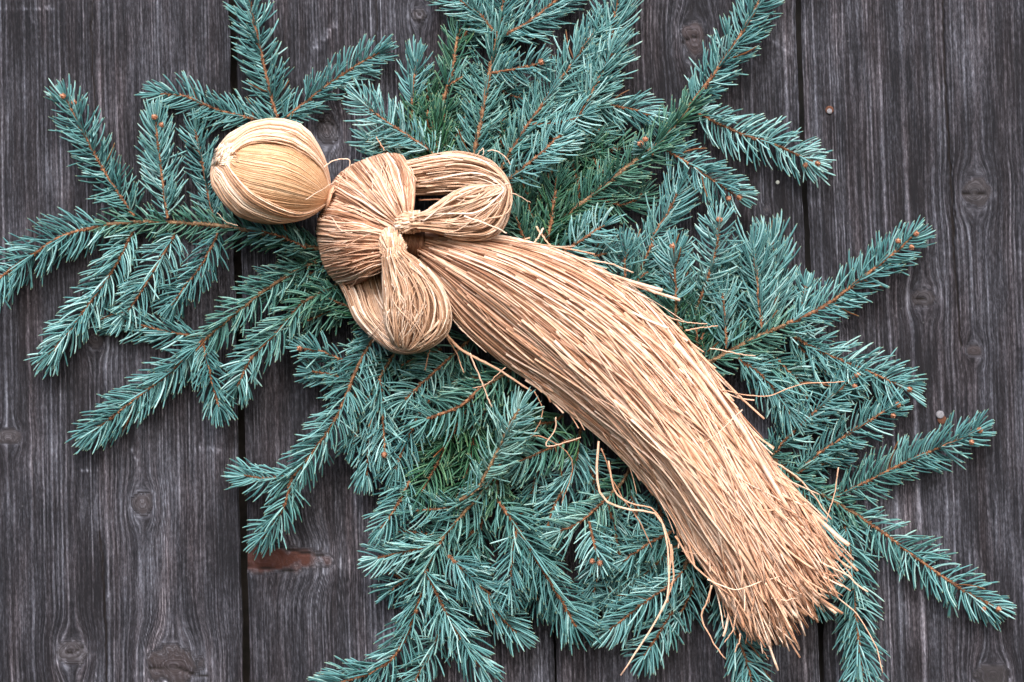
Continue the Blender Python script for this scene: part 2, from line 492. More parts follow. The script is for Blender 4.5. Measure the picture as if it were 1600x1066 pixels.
def nail(px, py, r_, d, mat, name, parent):
    r_ = r_ * 0.5
    v, f = lathe([(r_, -2), (r_, 0.45), (r_ * 0.86, 0.65), (r_ * 0.4, 0.72), (0.02, 0.7)], 16)
    mb = MB(); mb.add(v + np.array(P(px, py, d)), [f], np.zeros(4))
    return mb.build(name, mat, parent)
nail(1296, 174, 4.2, 0.4, M_NAIL, 'nail', planks[3])
nail(1296, 172, 6.5, -0.3, M_RUST, 'rust_ring', planks[3])
nail(1469, 648, 6.2, 0.8, M_NAIL, 'nail', planks[3])
nail(1472, 656, 7.0, -0.1, M_RUST, 'rust_ring', planks[3])
nail(1215, 285, 3.0, 1.0, M_RESIN, 'resin_drop', planks[2])

# ---------------------------------------------------------------- spruce
def bud_mesh():
    mb = MB()
    v, f = [], []
    # egg core
    n = 8
    prof_ = [(0.5, -0.2), (1.5, 0.6), (1.8, 1.8), (1.3, 3.2), (0.5, 4.1), (0.03, 4.4)]
    vv, ff = lathe(prof_, n)
    mb.add(vv, [ff], np.zeros(4))
    r_ = np.random.default_rng(5)
    for row, (h, rad, cnt, tilt) in enumerate([(0.4, 1.5, 7, 0.9), (1.5, 1.8, 6, 0.6), (2.7, 1.4, 5, 0.35)]):
        for k in range(cnt):
            a = 2 * math.pi * (k + 0.5 * row) / cnt + r_.uniform(-.15, .15)
            c = np.array([math.cos(a), 0, math.sin(a)]); tg = np.array([-math.sin(a), 0, math.cos(a)]); up = np.array([0, -1, 0])
            b0 = c * rad * 0.9 + up * h
            tip = c * (rad + 1.3 * tilt) + up * (h + 1.7)
            mid = (b0 + tip) / 2 + c * 0.35
            w = 0.75
            p = np.array([b0 - tg * w, b0 + tg * w, mid + tg * w * 0.9, mid - tg * w * 0.9, tip, mid - c * 0.3]) * 0.001
            mb.add(p, [np.array([[0, 1, 2, 3]]), np.array([[3, 2, 4], [2, 5, 4], [5, 3, 4]])], np.zeros(4))
    o = mb.build('bud', M_BUD)
    me = o.data
    bpy.data.objects.remove(o)
    return me
BUD = bud_mesh()

def put_bud(parent, root_loc, pos, direction, size=1.0):
    o = link('bud', BUD, parent)
    o.location = Vector(pos) - Vector(root_loc)
    d = Vector(direction).normalized()
    o.rotation_euler = (Vector((0, -1, 0)).rotation_difference(d)).to_euler()
    o.scale = (size,) * 3
    return o

NEEDLES = 0
def needles(mb, path, L, dens, ang, green, part, tipc, sweep, g_end=None, tone_shift=0.0):
    """path (M,3) metres; L metres"""
    global NEEDLES
    seglen = np.linalg.norm(np.diff(path, axis=0), axis=1)
    cum = np.concatenate([[0], np.cumsum(seglen)])
    n = max(6, int(cum[-1] / S * dens * 1.22))
    s = np.clip((np.arange(n) + rng.uniform(-.6, .6, n)) / n, 0.0, 1.0)
    phi = rng.uniform(0, 2 * np.pi, n)
    # fewer needles straight toward the viewer and straight back: they part to the two sides
    fl = np.abs(np.sin(phi))
    sidepref = rng.random(n) < part * fl ** 2
    phi = np.where(sidepref, np.where(np.cos(phi) > 0, rng.normal(0, 0.5, n), np.pi + rng.normal(0, 0.5, n)), phi)
    a = np.radians(rng.normal(ang + 7, 8, n))
    a = a * np.interp(s, [0, 0.8, 1.0], [1.06, 1.0, 0.72])
    ln = L * np.clip(rng.normal(1.0, 0.11, n), .55, 1.2) * np.interp(s, [0, 0.08, 0.25, 0.85, 1], [0.72, 0.88, 1.0, 0.98, 0.80])
    if tipc:
        k = int(tipc)
        s = np.concatenate([s, rng.uniform(0.975, 1.0, k)])
        phi = np.concatenate([phi, rng.uniform(0, 2 * np.pi, k)])
        a = np.concatenate([a, np.radians(rng.uniform(8, 48, k))])
        ln = np.concatenate([ln, L * rng.uniform(0.6, 0.85, k)])
        n += k
    d_ = s * cum[-1]
    p = np.stack([np.interp(d_, cum, path[:, k]) for k in range(3)], -1)
    tg = norm(np.gradient(path, axis=0))
    t = norm(np.stack([np.interp(d_, cum, tg[:, k]) for k in range(3)], -1))
    fr = np.array([0.0, -1, 0.0])
    side = norm(np.cross(t, fr)); f = np.cross(side, t)
    rad = np.cos(phi)[:, None] * side + np.sin(phi)[:, None] * f
    d = norm(np.cos(a)[:, None] * t + np.sin(a)[:, None] * rad)
    keep = rng.random(n) > 0.4 * (vnoise(s * cum[-1] / S / 14 + rng.uniform(0, 200), phi * 0.9, 9) > 0.72)
    d = norm(d + np.asarray(sweep)[None] + rng.normal(0, 0.05, (n, 3)))
    bend = norm(t - np.sum(t * d, 1)[:, None] * d) * rng.normal(0.26, 0.11, n)[:, None]
    ss = np.array([0, 0.12, 0.38, 0.68, 0.93, 1.0])
    q = p[:, None] + ln[:, None, None] * (ss[None, :, None] * d[:, None] + (ss ** 2)[None, :, None] * bend[:, None])
    # needles that meet the boards lie against them
    q[..., 1] = np.minimum(q[..., 1], -0.0022 - 0.0008 * rng.random((n, 1)))
    rw = S * rng.uniform(1.1, 1.58, n)[:, None] * np.array([0.55, 0.85, 1.0, 1.0, 0.85, 0.28])[None]
    tone = np.clip(rng.normal(0.52 + tone_shift, 0.24, n), 0, 1)
    g = np.clip(np.interp(s, [0, 1], [green, green if g_end is None else g_end]) + rng.normal(0, 0.10, n), 0, 1)
    # a few dead, browned needles (stored as data below zero)
    tone = np.where(rng.random(n) < 0.004, -1.0, tone)
    q, rw, tone, g = q[keep], rw[keep], tone[keep], g[keep]
    mb.tubes(q, rw, 4, tone, g, roll=rng.uniform(0, 1.5, len(q)), cap=False)
    NEEDLES += len(q)

def near_wall(x, y):
    f = np.clip((math.hypot(x - 790, y - 560) - 260) / 300, 0, 1)
    return 1 - 0.52 * f * f * (3 - 2 * f)

def axis_path(pts, d0, d1, m=28):
    pts = [tuple(p) for p in pts]
    if len(pts[0]) == 2:
        L = np.concatenate([[0], np.cumsum([math.dist(a, b) for a, b in zip(pts[:-1], pts[1:])])])
        pts = [(p[0], p[1], d0 + (d1 - d0) * l / L[-1]) for p, l in zip(pts, L)]
    pts = [(p[0], p[1], p[2] * near_wall(p[0], p[1])) for p in pts]
    q = spline(pts, m)
    q[:, :2] += np.cumsum(rng.normal(0, 0.22, (m, 2)), 0)
    return PA(q)

def wood(mb, path, r0, r1, old):
    m = len(path)
    mm = m * 3
    c = np.linspace(0, m - 1, mm)
    pp = np.stack([np.interp(c, np.arange(m), path[:, k]) for k in range(3)], -1)
    rd = np.linspace(r0, r1, mm) * S * (1 + rng.uniform(-.14, .22, mm))
    rd[-1] *= 0.3
    mb.tubes(pp[None], rd[None], 7, [0.5], [old])
    # the little pegs that carry the needles
    k = int(np.linalg.norm(np.diff(path, axis=0), axis=1).sum() / S * 0.6)
    if k < 3: return
    i = rng.integers(1, mm - 2, k)
    t = norm(pp[i + 1] - pp[i])
    fr = np.array([0., -1, 0]); sd_ = norm(np.cross(t, fr)); f = np.cross(sd_, t)
    ph = rng.uniform(0, 2 * np.pi, k)[:, None]
    o = np.cos(ph) * sd_ + np.sin(ph) * f
    rr_ = np.linspace(r0, r1, mm)[i][:, None] * S
    a = pp[i] + o * rr_ * 0.5
    b = pp[i] + o * (rr_ * 1.0 + S * 1.9) + t * S * 2.6
    pegs = np.stack([a, b], 1)
    mb.tubes(pegs, np.tile([S * 1.1, S * 0.6], (k, 1)), 4, rng.random(k), old)

def shoot(root, pts, d0=32, d1=32, L=42, dens=0.70, ang=55, g=0.0, part=0.62, tipc=9, sweep=(0, 0, 0.0), r=2.1, buds=0, gend=None, name='shoot', old=0.0, tone=0.0):
    loc = root.location
    path = axis_path(pts, d0, d1)
    if tipc:                                             # the end needles carry on past the twig itself
        ln = np.linalg.norm(np.diff(path, axis=0), axis=1).sum() / S
        c = np.linspace(0, (len(path) - 1) * (1 - min(0.25, 0.2 * L / ln)), len(path))
        path = np.stack([np.interp(c, np.arange(len(path)), path[:, j]) for j in range(3)], -1)
        tone = tone + rng.normal(0, .07)
        if gend is None: gend = g * .8
        g = min(1.0, g + abs(rng.normal(.10, .10)))
    mb = MB(); wood(mb, path, r, r * 0.72, old)
    o = mb.build(name, M_BARK, root, loc)
    nb = MB(); needles(nb, path, L * S, dens, ang, g, part, tipc, sweep, gend, tone)
    nb.build('needles', M_NEEDLE, o, loc, kind='stuff')
    t = path[-1] - path[-3]; t /= np.linalg.norm(t)
    for k in range(buds):
        if k == 0:
            put_bud(o, loc, path[-1] + np.array([0, -0.004, 0]), t + np.array([0, -0.7, 0]), 1.0)
        else:
            sgn = 1 if k % 2 else -1
            sd_ = np.cross(t, [0, -1, 0])
            put_bud(o, loc, path[-2 - k] + sd_ * sgn * 0.004 + np.array([0, -0.005, 0]), t * 0.8 + sd_ * sgn + np.array([0, -0.8, 0]), 0.9)
    return o

BR = 'spruce branches fastened behind the straw doll'
def branch(label, stem, shoots, r=4.0, g=0.6, L=38, dens=0.5, old=0.8, **kw):
    root = thing('spruce_branch', P(*stem[0]), label, 'spruce branch', BR)
    if len(stem) > 1:
        shoot(root, stem, L=L, dens=dens, g=g, r=r, tipc=0, name='stem', old=old, **kw)
    for s in shoots:
        pts, o = s
        shoot(root, pts, **o)
    return root

def k(**kw): return kw
# --- beside the head
branch('long branch passing just under the straw head, three shoots up and three hanging down',
  [(560, 402, 40), (500, 390, 36), (420, 368, 32), (340, 353, 30), (230, 348, 28), (165, 352, 27)],
  [([(165, 352), (100, 369), (45, 402), (0, 434), (-50, 474)], k(d0=28, d1=26, L=48, dens=.8, ang=58, r=2.8)),
   ([(210, 338), (160, 262), (118, 185), (98, 150)], k(d0=31, d1=36, L=42, ang=60, buds=2, dens=.72)),
   ([(262, 342), (252, 270), (244, 215), (241, 180)], k(d0=38, d1=42, L=44, ang=50, buds=2, dens=.8)),
   ([(335, 346), (320, 280), (308, 222), (302, 193)], k(d0=24, d1=22, L=42, ang=50)),
   ([(210, 358), (170, 430), (120, 500), (70, 565)], k(d0=32, d1=30, L=44, ang=50, dens=.8)),
   ([(274, 364), (235, 430), (205, 475), (184, 502)], k(d0=36, d1=33, L=42, ang=52)),
   ([(340, 364), (318, 410), (290, 448), (263, 484)], k(d0=38, d1=34, L=40, ang=52)),
   ([(478, 388), (440, 371), (402, 362)], k(d0=50, d1=55, L=32, ang=58, g=.1))], r=4, g=.65, L=36, dens=.6)
branch('three-pronged branch fanning out directly above the straw head',
  [(475, 335, 24), (450, 255, 24), (437, 192, 25)],
  [([(430, 195), (345, 173), (290, 151), (240, 146)], k(d0=25, d1=27, L=40, ang=52)),
   ([(434, 190), (418, 125), (402, 60), (383, -25)], k(d0=28, d1=34, L=44, ang=60, dens=.75, r=2.8)),
   ([(440, 190), (495, 146), (550, 108), (602, 79)], k(d0=26, d1=30, L=40, ang=50))], r=3.2, g=.5)
branch('forked branch with one stubby hanging side shoot, below the three drooping shoots',
  [(585, 398, 28), (510, 402, 31), (440, 435, 34), (380, 478, 34), (318, 530, 33)],
  [([(318, 530), (270, 580), (200, 635), (136, 684)], k(d0=33, d1=30, L=46, ang=48, dens=.85)),
   ([(308, 526), (250, 515), (195, 500), (168, 504)], k(d0=27, d1=22, L=42, ang=45)),
   ([(318, 536), (330, 590), (343, 645)], k(d0=36, d1=40, L=38, ang=48, dens=.8))], r=3.2, g=.4, L=42, dens=.7)
branch('greenish branch curving out from beneath the lower arm loop toward the nearest board gap',
  [(580, 432, 26), (530, 445, 28), (470, 476, 36)],
  [([(470, 476), (430, 522), (392, 560), (364, 612)], k(d0=36, d1=38, L=42, ang=50, g=.25, gend=0, dens=.8)),
   ([(560, 418), (500, 424), (450, 440), (420, 458)], k(d0=24, d1=24, L=40, g=.75, ang=52)),
   ([(565, 460), (510, 488), (455, 512)], k(d0=22, d1=22, L=40, g=.7, gend=.3, ang=52)),
   ([(580, 500), (545, 480), (505, 465)], k(d0=30, d1=32, L=36, g=.85, ang=52))], r=3.2, g=.65, L=40, dens=.7)
branch('branch ending in a two-way fork right above the reddish knot',
  [(605, 500, 28), (576, 542, 34), (556, 580, 38), (525, 654, 38), (483, 713, 36), (458, 745, 35)],
  [([(462, 742), (415, 748), (373, 743)], k(d0=36, d1=34, L=40, ang=45)),
   ([(456, 746), (441, 800), (402, 848)], k(d0=35, d1=32, L=40, ang=48)),
   ([(535, 562), (500, 549), (468, 545)], k(d0=32, d1=34, L=36, ang=50, buds=1)),
   ([(548, 600), (515, 585), (480, 580)], k(d0=26, d1=26, L=36, ang=50)),
   ([(550, 600), (560, 650), (548, 700)], k(d0=26, d1=24, L=40, ang=45, tone=-.15))], r=2.8, g=.15, L=44, dens=.75, old=.3)
branch('branch with two shoots hanging straight down under the lower arm loop',
  [(640, 520, 28), (612, 560, 32), (592, 592, 38)],
  [([(592, 592), (597, 640), (601, 716)], k(d0=42, d1=44, L=40, ang=45, buds=1)),
   ([(590, 605), (578, 670), (571, 752)], k(d0=28, d1=26, L=40, ang=42)),
   ([(605, 570), (560, 560), (530, 590)], k(d0=24, d1=24, L=38, g=.5, tone=-.1))], r=3, g=.3)
branch('branch with a bare brown twig slanting from just under the lower arm loop',
  [(745, 522, 40), (705, 557, 46)],
  [([(705, 557), (668, 590), (626, 631)], k(d0=46, d1=50, L=42, ang=58, g=.25, part=.9)),
   ([(672, 625), (648, 662), (612, 742)], k(d0=42, d1=40, L=42, ang=48, g=.1)),
   ([(690, 545), (650, 560), (620, 575)], k(d0=34, d1=30, L=38, g=.85, ang=52)),
   ([(700, 560), (690, 600), (700, 640)], k(d0=32, d1=28, L=40, g=.6, ang=50))], r=2.6, g=.6)
branch('branch crossing under the thick loose straw, needles hanging from a bare orange twig',
  [(815, 566, 42), (752, 606, 50)],
  [([(752, 606), (718, 634), (658, 658)], k(d0=52, d1=56, L=46, ang=62, g=.35, part=.95, r=2.8)),
   ([(770, 600), (740, 590), (700, 600)], k(d0=40, d1=38, L=40, g=.45)),
   ([(800, 590), (770, 620), (745, 665)], k(d0=38, d1=34, L=42, g=.65)),
   ([(820, 610), (800, 640), (770, 660)], k(d0=36, d1=32, L=40, g=.75))], r=3, g=.7)
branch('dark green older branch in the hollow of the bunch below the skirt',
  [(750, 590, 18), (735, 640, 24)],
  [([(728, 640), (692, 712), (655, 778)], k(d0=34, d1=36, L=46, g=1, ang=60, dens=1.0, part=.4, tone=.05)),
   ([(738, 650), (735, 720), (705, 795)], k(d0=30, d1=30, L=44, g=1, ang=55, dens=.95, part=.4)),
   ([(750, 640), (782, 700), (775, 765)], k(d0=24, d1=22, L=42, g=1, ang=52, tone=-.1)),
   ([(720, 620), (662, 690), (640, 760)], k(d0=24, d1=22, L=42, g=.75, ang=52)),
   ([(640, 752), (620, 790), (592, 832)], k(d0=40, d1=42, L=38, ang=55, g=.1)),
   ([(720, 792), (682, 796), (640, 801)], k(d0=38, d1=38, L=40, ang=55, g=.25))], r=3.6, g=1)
branch('dusty pale branch standing up against the skirt, tan stem bare at its foot',
  [(718, 781, 56), (742, 768, 58), (752, 752, 58)],
  [([(752, 752), (779, 702), (800, 660), (818, 632)], k(d0=58, d1=64, L=44, ang=58, g=.22, part=.5, dens=.9, tone=.05, old=.9, r=2.6))], r=2.8, g=.3, dens=.15, old=1)
branch('lowest branch, with many side shoots, reaching down to the bottom edge',
  [(795, 700, 30), (765, 756, 36), (709, 822, 38), (688, 850, 38), (667, 889, 38)],
  [([(690, 850), (640, 862), (582, 875)], k(d0=40, d1=38, L=42, ang=46)),
   ([(664, 892), (700, 962), (756, 1052)], k(d0=46, d1=46, L=48, ang=46, dens=.85)),
   ([(667, 889), (655, 935), (628, 1003), (590, 1044), (505, 1072)], k(d0=38, d1=36, L=46, ang=50, dens=.75, r=2.8)),
   ([(688, 985), (672, 1022), (645, 1070)], k(d0=34, d1=30, L=40)),
   ([(700, 868), (744, 910), (784, 942)], k(d0=48, d1=48, L=46, ang=46, dens=.85)),
   ([(715, 900), (765, 945), (816, 995)], k(d0=38, d1=38, L=44, ang=50)),
   ([(664, 898), (632, 905), (602, 925)], k(d0=28, d1=26, L=38)),
   ([(690, 840), (660, 835), (610, 830)], k(d0=28, d1=24, L=40, g=.2))], r=3.2, g=.35, L=42, dens=.8)
branch('broad drooping branch with a long feathery end beside the lowest branch',
  [(815, 640, 22), (780, 730, 30), (779, 784, 38)],
  [([(779, 784), (812, 832), (852, 900), (884, 952), (906, 992)], k(d0=48, d1=46, L=54, ang=50, dens=.85, g=.25, gend=0, r=2.8)),
   ([(806, 830), (799, 870), (797, 934)], k(d0=52, d1=52, L=42, ang=50)),
   ([(755, 805), (748, 843), (737, 878)], k(d0=28, d1=24, L=40, g=.5, tone=-.1)),
   ([(790, 800), (830, 800), (850, 830)], k(d0=28, d1=24, L=42, g=.5, tone=-.1)),
   ([(760, 800), (730, 850), (742, 900)], k(d0=26, d1=24, L=42, g=.2, tone=-.1)),
   ([(800, 850), (830, 900), (845, 955)], k(d0=28, d1=24, L=42, tone=-.1))], r=3.2, g=.85, L=44, dens=.8)
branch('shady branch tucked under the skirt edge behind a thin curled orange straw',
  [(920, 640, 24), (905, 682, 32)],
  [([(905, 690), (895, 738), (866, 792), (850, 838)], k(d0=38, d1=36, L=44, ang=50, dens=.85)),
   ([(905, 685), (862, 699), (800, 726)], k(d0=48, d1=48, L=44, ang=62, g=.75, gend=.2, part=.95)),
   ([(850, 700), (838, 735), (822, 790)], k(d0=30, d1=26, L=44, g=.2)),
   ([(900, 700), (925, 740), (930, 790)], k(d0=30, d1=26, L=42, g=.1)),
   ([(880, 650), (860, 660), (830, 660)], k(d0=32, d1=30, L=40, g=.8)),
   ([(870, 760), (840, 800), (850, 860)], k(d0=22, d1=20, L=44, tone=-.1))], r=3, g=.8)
branch('branch with a light green spray and a bud facing the viewer, beside the dangling straws',
  [(1005, 690, 24), (975, 750, 32), (955, 772, 40)],
  [([(955, 772), (905, 814), (866, 832)], k(d0=48, d1=48, L=46, ang=55, g=.55, gend=.2, tone=.1)),
   ([(920, 815), (928, 852), (938, 884)], k(d0=48, d1=58, L=40, ang=58, buds=2)),
   ([(950, 785), (962, 835), (972, 905)], k(d0=30, d1=28, L=44)),
   ([(940, 795), (942, 860), (925, 935)], k(d0=24, d1=22, L=46)),
   ([(985, 765), (1002, 830), (1000, 890)], k(d0=28, d1=26, L=44, g=.1)),
   ([(1020, 760), (1035, 820), (1030, 880)], k(d0=24, d1=22, L=44, g=.2))], r=3, g=.7)
branch('low branch behind the tip of the long dangling straw',
  [(1095, 800, 22), (1070, 890, 32)],
  [([(1066, 893), (1045, 915), (1003, 944), (943, 992)], k(d0=46, d1=44, L=46, ang=50, dens=.85)),
   ([(1055, 950), (1032, 985), (1002, 1034)], k(d0=34, d1=30, L=42)),
   ([(1080, 870), (1082, 915), (1058, 968)], k(d0=26, d1=22, L=42)),
   ([(1050, 830), (1012, 850), (966, 882)], k(d0=42, d1=40, L=42, ang=48)),
   ([(1060, 850), (1000, 900), (940, 930)], k(d0=26, d1=24, L=44)),
   ([(1030, 880), (985, 900), (925, 960)], k(d0=22, d1=20, L=44))], r=3, g=.5)
# --- above the doll
branch('upright branch crowned by a three-way fork, above the upper arm loop',
  [(722, 320, 26), (744, 228, 34), (758, 157, 36), (768, 105, 36), (779, 52, 36)],
  [([(779, 54), (785, 5), (792, -35)], k(d0=36, d1=34, L=44, dens=.9)),
   ([(778, 56), (751, 25), (716, 0), (688, -22)], k(d0=38, d1=36, L=48, ang=52, dens=.85)),
   ([(784, 57), (828, 33), (868, 2), (900, -22)], k(d0=40, d1=38, L=52, ang=48, dens=.9, r=2.8)),
   ([(768, 114), (810, 106), (848, 97)], k(d0=48, d1=62, L=36, ang=60, buds=1, tone=.1)),
   ([(764, 130), (800, 150), (840, 160)], k(d0=26, d1=24, L=42, g=.2)),
   ([(752, 190), (790, 205), (830, 215)], k(d0=24, d1=22, L=42, g=.3, tone=-.1))], r=4, g=.3, L=46, dens=.85, old=.4)
branch('thin brown branch with sparse green needles just beside the upright forked one',
  [(695, 262, 22), (691, 168, 25), (705, 115, 26), (716, 44, 26)],
  [([(698, 135), (715, 124), (734, 115)], k(d0=30, d1=32, L=34, g=.4)),
   ([(693, 200), (672, 160), (668, 120)], k(d0=24, d1=22, L=36, g=.9)),
   ([(694, 240), (720, 200), (730, 160)], k(d0=22, d1=20, L=40, g=.5)),
   ([(712, 70), (735, 40), (740, 10)], k(d0=22, d1=20, L=40, g=.2))], r=3.0, g=.75, L=40, dens=.6, old=.2)
branch('short branch, green at its foot and blue at its tip, above the chest',
  [(665, 272, 24), (646, 215, 28), (643, 168, 34)],
  [([(643, 168), (646, 136), (657, 86)], k(d0=36, d1=40, L=40, ang=45)),
   ([(690, 265), (680, 215), (664, 165)], k(d0=34, d1=34, L=42, g=.95, dens=1.0, ang=48)),
   ([(660, 265), (672, 225), (700, 170)], k(d0=30, d1=30, L=40, g=.95, dens=.9)),
   ([(640, 270), (630, 225), (620, 190)], k(d0=24, d1=22, L=38, g=.6))], r=2.6, g=.9, L=36, dens=.8)
branch('frosty blue branch reaching from the chest toward the straw head',
  [(705, 272, 36), (670, 235, 44)],
  [([(670, 235), (635, 211), (607, 192), (557, 152)], k(d0=46, d1=50, L=42, ang=58, tone=.1)),
   ([(650, 265), (605, 238), (566, 214)], k(d0=28, d1=26, L=40, g=.1)),
   ([(640, 275), (600, 255), (575, 235)], k(d0=22, d1=20, L=36)),
   ([(668, 250), (640, 225), (590, 215)], k(d0=26, d1=26, L=40, g=.1))], r=2.4, g=.2)
branch('straight slanting branch with a long rust brown twig, above the upper arm loop',
  [(765, 300, 32), (796, 238, 42)],
  [([(796, 238), (821, 200), (856, 150), (919, 63), (938, 38)], k(d0=44, d1=46, L=46, ang=52, dens=.85, g=.15, gend=0, r=2.6)),
   ([(832, 194), (870, 191), (918, 178)], k(d0=48, d1=50, L=40, ang=52)),
   ([(800, 250), (780, 215), (790, 175)], k(d0=26, d1=22, L=42, g=.5)),
   ([(812, 220), (850, 215), (890, 215)], k(d0=28, d1=26, L=42, g=.3))], r=2.8, g=.4)
branch('wide bushy branch between the straight slanting one and the largest branch',
  [(835, 330, 24), (880, 235, 30), (908, 175, 34)],
  [([(908, 175), (922, 133), (950, 84), (964, 8), (975, -30)], k(d0=36, d1=38, L=54, ang=48, dens=.9)),
   ([(905, 180), (935, 122), (960, 74)], k(d0=46, d1=48, L=50, ang=48, dens=.8)),
   ([(908, 160), (945, 163), (985, 170), (1026, 183)], k(d0=30, d1=30, L=44, ang=48, dens=.85)),
   ([(885, 255), (915, 215), (950, 200)], k(d0=24, d1=22, L=44, g=.4)),
   ([(900, 240), (935, 240), (975, 225)], k(d0=22, d1=20, L=40, g=.75))], r=3, g=.5)
branch('small frosty branch touching the elbow of the upper arm loop',
  [(795, 280, 50), (817, 263, 54)],
  [([(817, 263), (850, 236), (882, 204)], k(d0=55, d1=58, L=44, ang=52, tone=.12))], r=2.4, g=0)
branch('largest branch, thick stem climbing away from the elbow with two shoots hanging off it',
  [(815, 408, 28), (870, 350, 34), (908, 318, 36), (968, 270, 38), (1010, 238, 38), (1040, 213, 38), (1083, 158, 39)],
  [([(1083, 158), (1130, 95), (1168, 38), (1195, -12), (1206, -35)], k(d0=40, d1=42, L=46, ang=56, dens=.85, r=3.2, buds=1, tone=.08)),
   ([(1088, 176), (1150, 205), (1210, 225), (1282, 257)], k(d0=36, d1=34, L=44, ang=60, buds=2, tone=.05)),
   ([(1034, 230), (1085, 262), (1125, 290), (1156, 312)], k(d0=38, d1=44, L=42, ang=60, buds=2, tone=.05)),
   ([(1020, 242), (1010, 232), (1001, 222)], k(d0=44, d1=52, L=22, buds=2, tipc=4)),
   ([(960, 285), (930, 250), (925, 210)], k(d0=26, d1=22, L=40, g=.85)),
   ([(900, 330), (905, 290), (890, 240)], k(d0=28, d1=28, L=42, g=.95)),
   ([(930, 310), (975, 320), (1010, 300)], k(d0=24, d1=20, L=38, g=.7))], r=4.2, g=.7, L=44, dens=.95, old=.8, part=.4)
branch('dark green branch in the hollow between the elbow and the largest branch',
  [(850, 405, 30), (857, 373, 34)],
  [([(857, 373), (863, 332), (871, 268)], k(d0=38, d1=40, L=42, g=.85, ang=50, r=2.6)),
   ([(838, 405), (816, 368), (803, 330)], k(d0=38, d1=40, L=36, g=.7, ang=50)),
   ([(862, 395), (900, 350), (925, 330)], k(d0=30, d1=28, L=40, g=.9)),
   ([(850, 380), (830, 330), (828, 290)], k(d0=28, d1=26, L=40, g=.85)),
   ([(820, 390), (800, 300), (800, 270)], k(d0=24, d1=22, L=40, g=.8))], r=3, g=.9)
branch('short frosty branch above the skirt, next to the crossed straw stubs',
  [(855, 410, 44), (882, 392, 50)],
  [([(882, 392), (916, 370), (952, 349)], k(d0=52, d1=54, L=42, ang=60, tone=.12)),
   ([(890, 410), (930, 400), (960, 395)], k(d0=42, d1=40, L=40, g=.1))], r=2.4, g=.5)
# --- beside the skirt
branch('low upright branch between the short frosty one and the slim tilted one',
  [(985, 470, 32), (978, 440, 38)],
  [([(978, 440), (977, 415), (982, 378)], k(d0=42, d1=46, L=44, ang=45)),
   ([(970, 450), (955, 420), (945, 395)], k(d0=32, d1=30, L=40, g=.3)),
   ([(985, 450), (1005, 430), (1020, 420)], k(d0=30, d1=28, L=40, g=.4))], r=2.6, g=.5)
branch('slim tilted branch with long combed needles, under the hanging shoots of the largest branch',
  [(985, 460, 24), (1003, 415, 28), (1018, 375, 30)],
  [([(1018, 375), (1043, 333), (1064, 292)], k(d0=32, d1=34, L=50, ang=46, dens=.8)),
   ([(1010, 440), (1040, 410), (1060, 380)], k(d0=24, d1=22, L=42))], r=2.4, g=.1, L=46, dens=.8, old=0)
branch('frosty upright branch with one bud, between the slim tilted branch and the palest',
  [(1054, 500, 38), (1056, 470, 44)],
  [([(1056, 470), (1055, 430), (1050, 382)], k(d0=48, d1=52, L=40, ang=55, buds=1, tone=.1)),
   ([(1060, 510), (1075, 470), (1090, 440)], k(d0=34, d1=30, L=40, g=.35)),
   ([(1050, 505), (1030, 470), (1010, 455)], k(d0=30, d1=28, L=40, g=.5)),
   ([(1070, 520), (1050, 490), (1040, 470)], k(d0=34, d1=34, L=38, g=.85))], r=2.6, g=.6)
branch('palest branch, its tip rosette of needles facing the viewer under a bud cluster',
  [(1082, 520, 32), (1095, 468, 38)],
  [([(1095, 468), (1108, 425), (1120, 380), (1123, 338)], k(d0=42, d1=62, L=44, ang=66, buds=1, tone=.22, tipc=14, part=.3, g=.1, gend=0)),
   ([(1090, 540), (1086, 500), (1094, 455)], k(d0=34, d1=36, L=40, g=.85)),
   ([(1110, 450), (1140, 430), (1150, 395)], k(d0=28, d1=26, L=40)),
   ([(1100, 480), (1120, 440), (1140, 420)], k(d0=28, d1=26, L=40, g=.3))], r=2.6, g=.4)
branch('rising branch with a bare orange stem, three brown buds at its raised tip',
  [(1075, 578, 32), (1124, 559, 37), (1173, 531, 39), (1229, 507, 41)],
  [([(1229, 507), (1285, 479), (1320, 454), (1390, 398), (1430, 361)], k(d0=42, d1=46, L=44, ang=55, buds=3, dens=.75, r=3.2)),
   ([(1190, 515), (1183, 433), (1177, 376)], k(d0=42, d1=44, L=58, ang=45, dens=.9)),
   ([(1208, 508), (1213, 440), (1206, 365)], k(d0=30, d1=30, L=54, ang=42, dens=.8)),
   ([(1135, 545), (1131, 492), (1126, 448)], k(d0=44, d1=48, L=44, ang=46)),
   ([(1150, 540), (1160, 490), (1165, 440)], k(d0=26, d1=24, L=42, g=.4)),
   ([(1100, 560), (1100, 520), (1108, 490)], k(d0=34, d1=34, L=40, g=.8)),
   ([(1250, 498), (1255, 470), (1258, 440)], k(d0=30, d1=28, L=34, ang=42)),
   ([(1226, 518), (1290, 553), (1360, 582), (1424, 612)], k(d0=37, d1=36, L=46, ang=58, buds=1)),
   ([(1153, 560), (1195, 590), (1240, 652)], k(d0=44, d1=42, L=44, ang=48, dens=.85)),
   ([(1213, 560), (1245, 598), (1270, 644)], k(d0=26, d1=22, L=42, tone=-.1)),
   ([(1235, 525), (1282, 578), (1330, 612)], k(d0=26, d1=24, L=44, ang=45)),
   ([(1165, 548), (1225, 580), (1262, 590)], k(d0=24, d1=22, L=42, g=.3))], r=3.8, g=.55, L=40, dens=.65, old=.7)
branch('upper one of two parallel branches beside the skirt, under a drooping shoot',
  [(1175, 735, 24), (1211, 707, 32)],
  [([(1211, 707), (1236, 678), (1292, 626), (1340, 584)], k(d0=34, d1=42, L=42, ang=56, buds=2)),], r=2.6, g=.4)
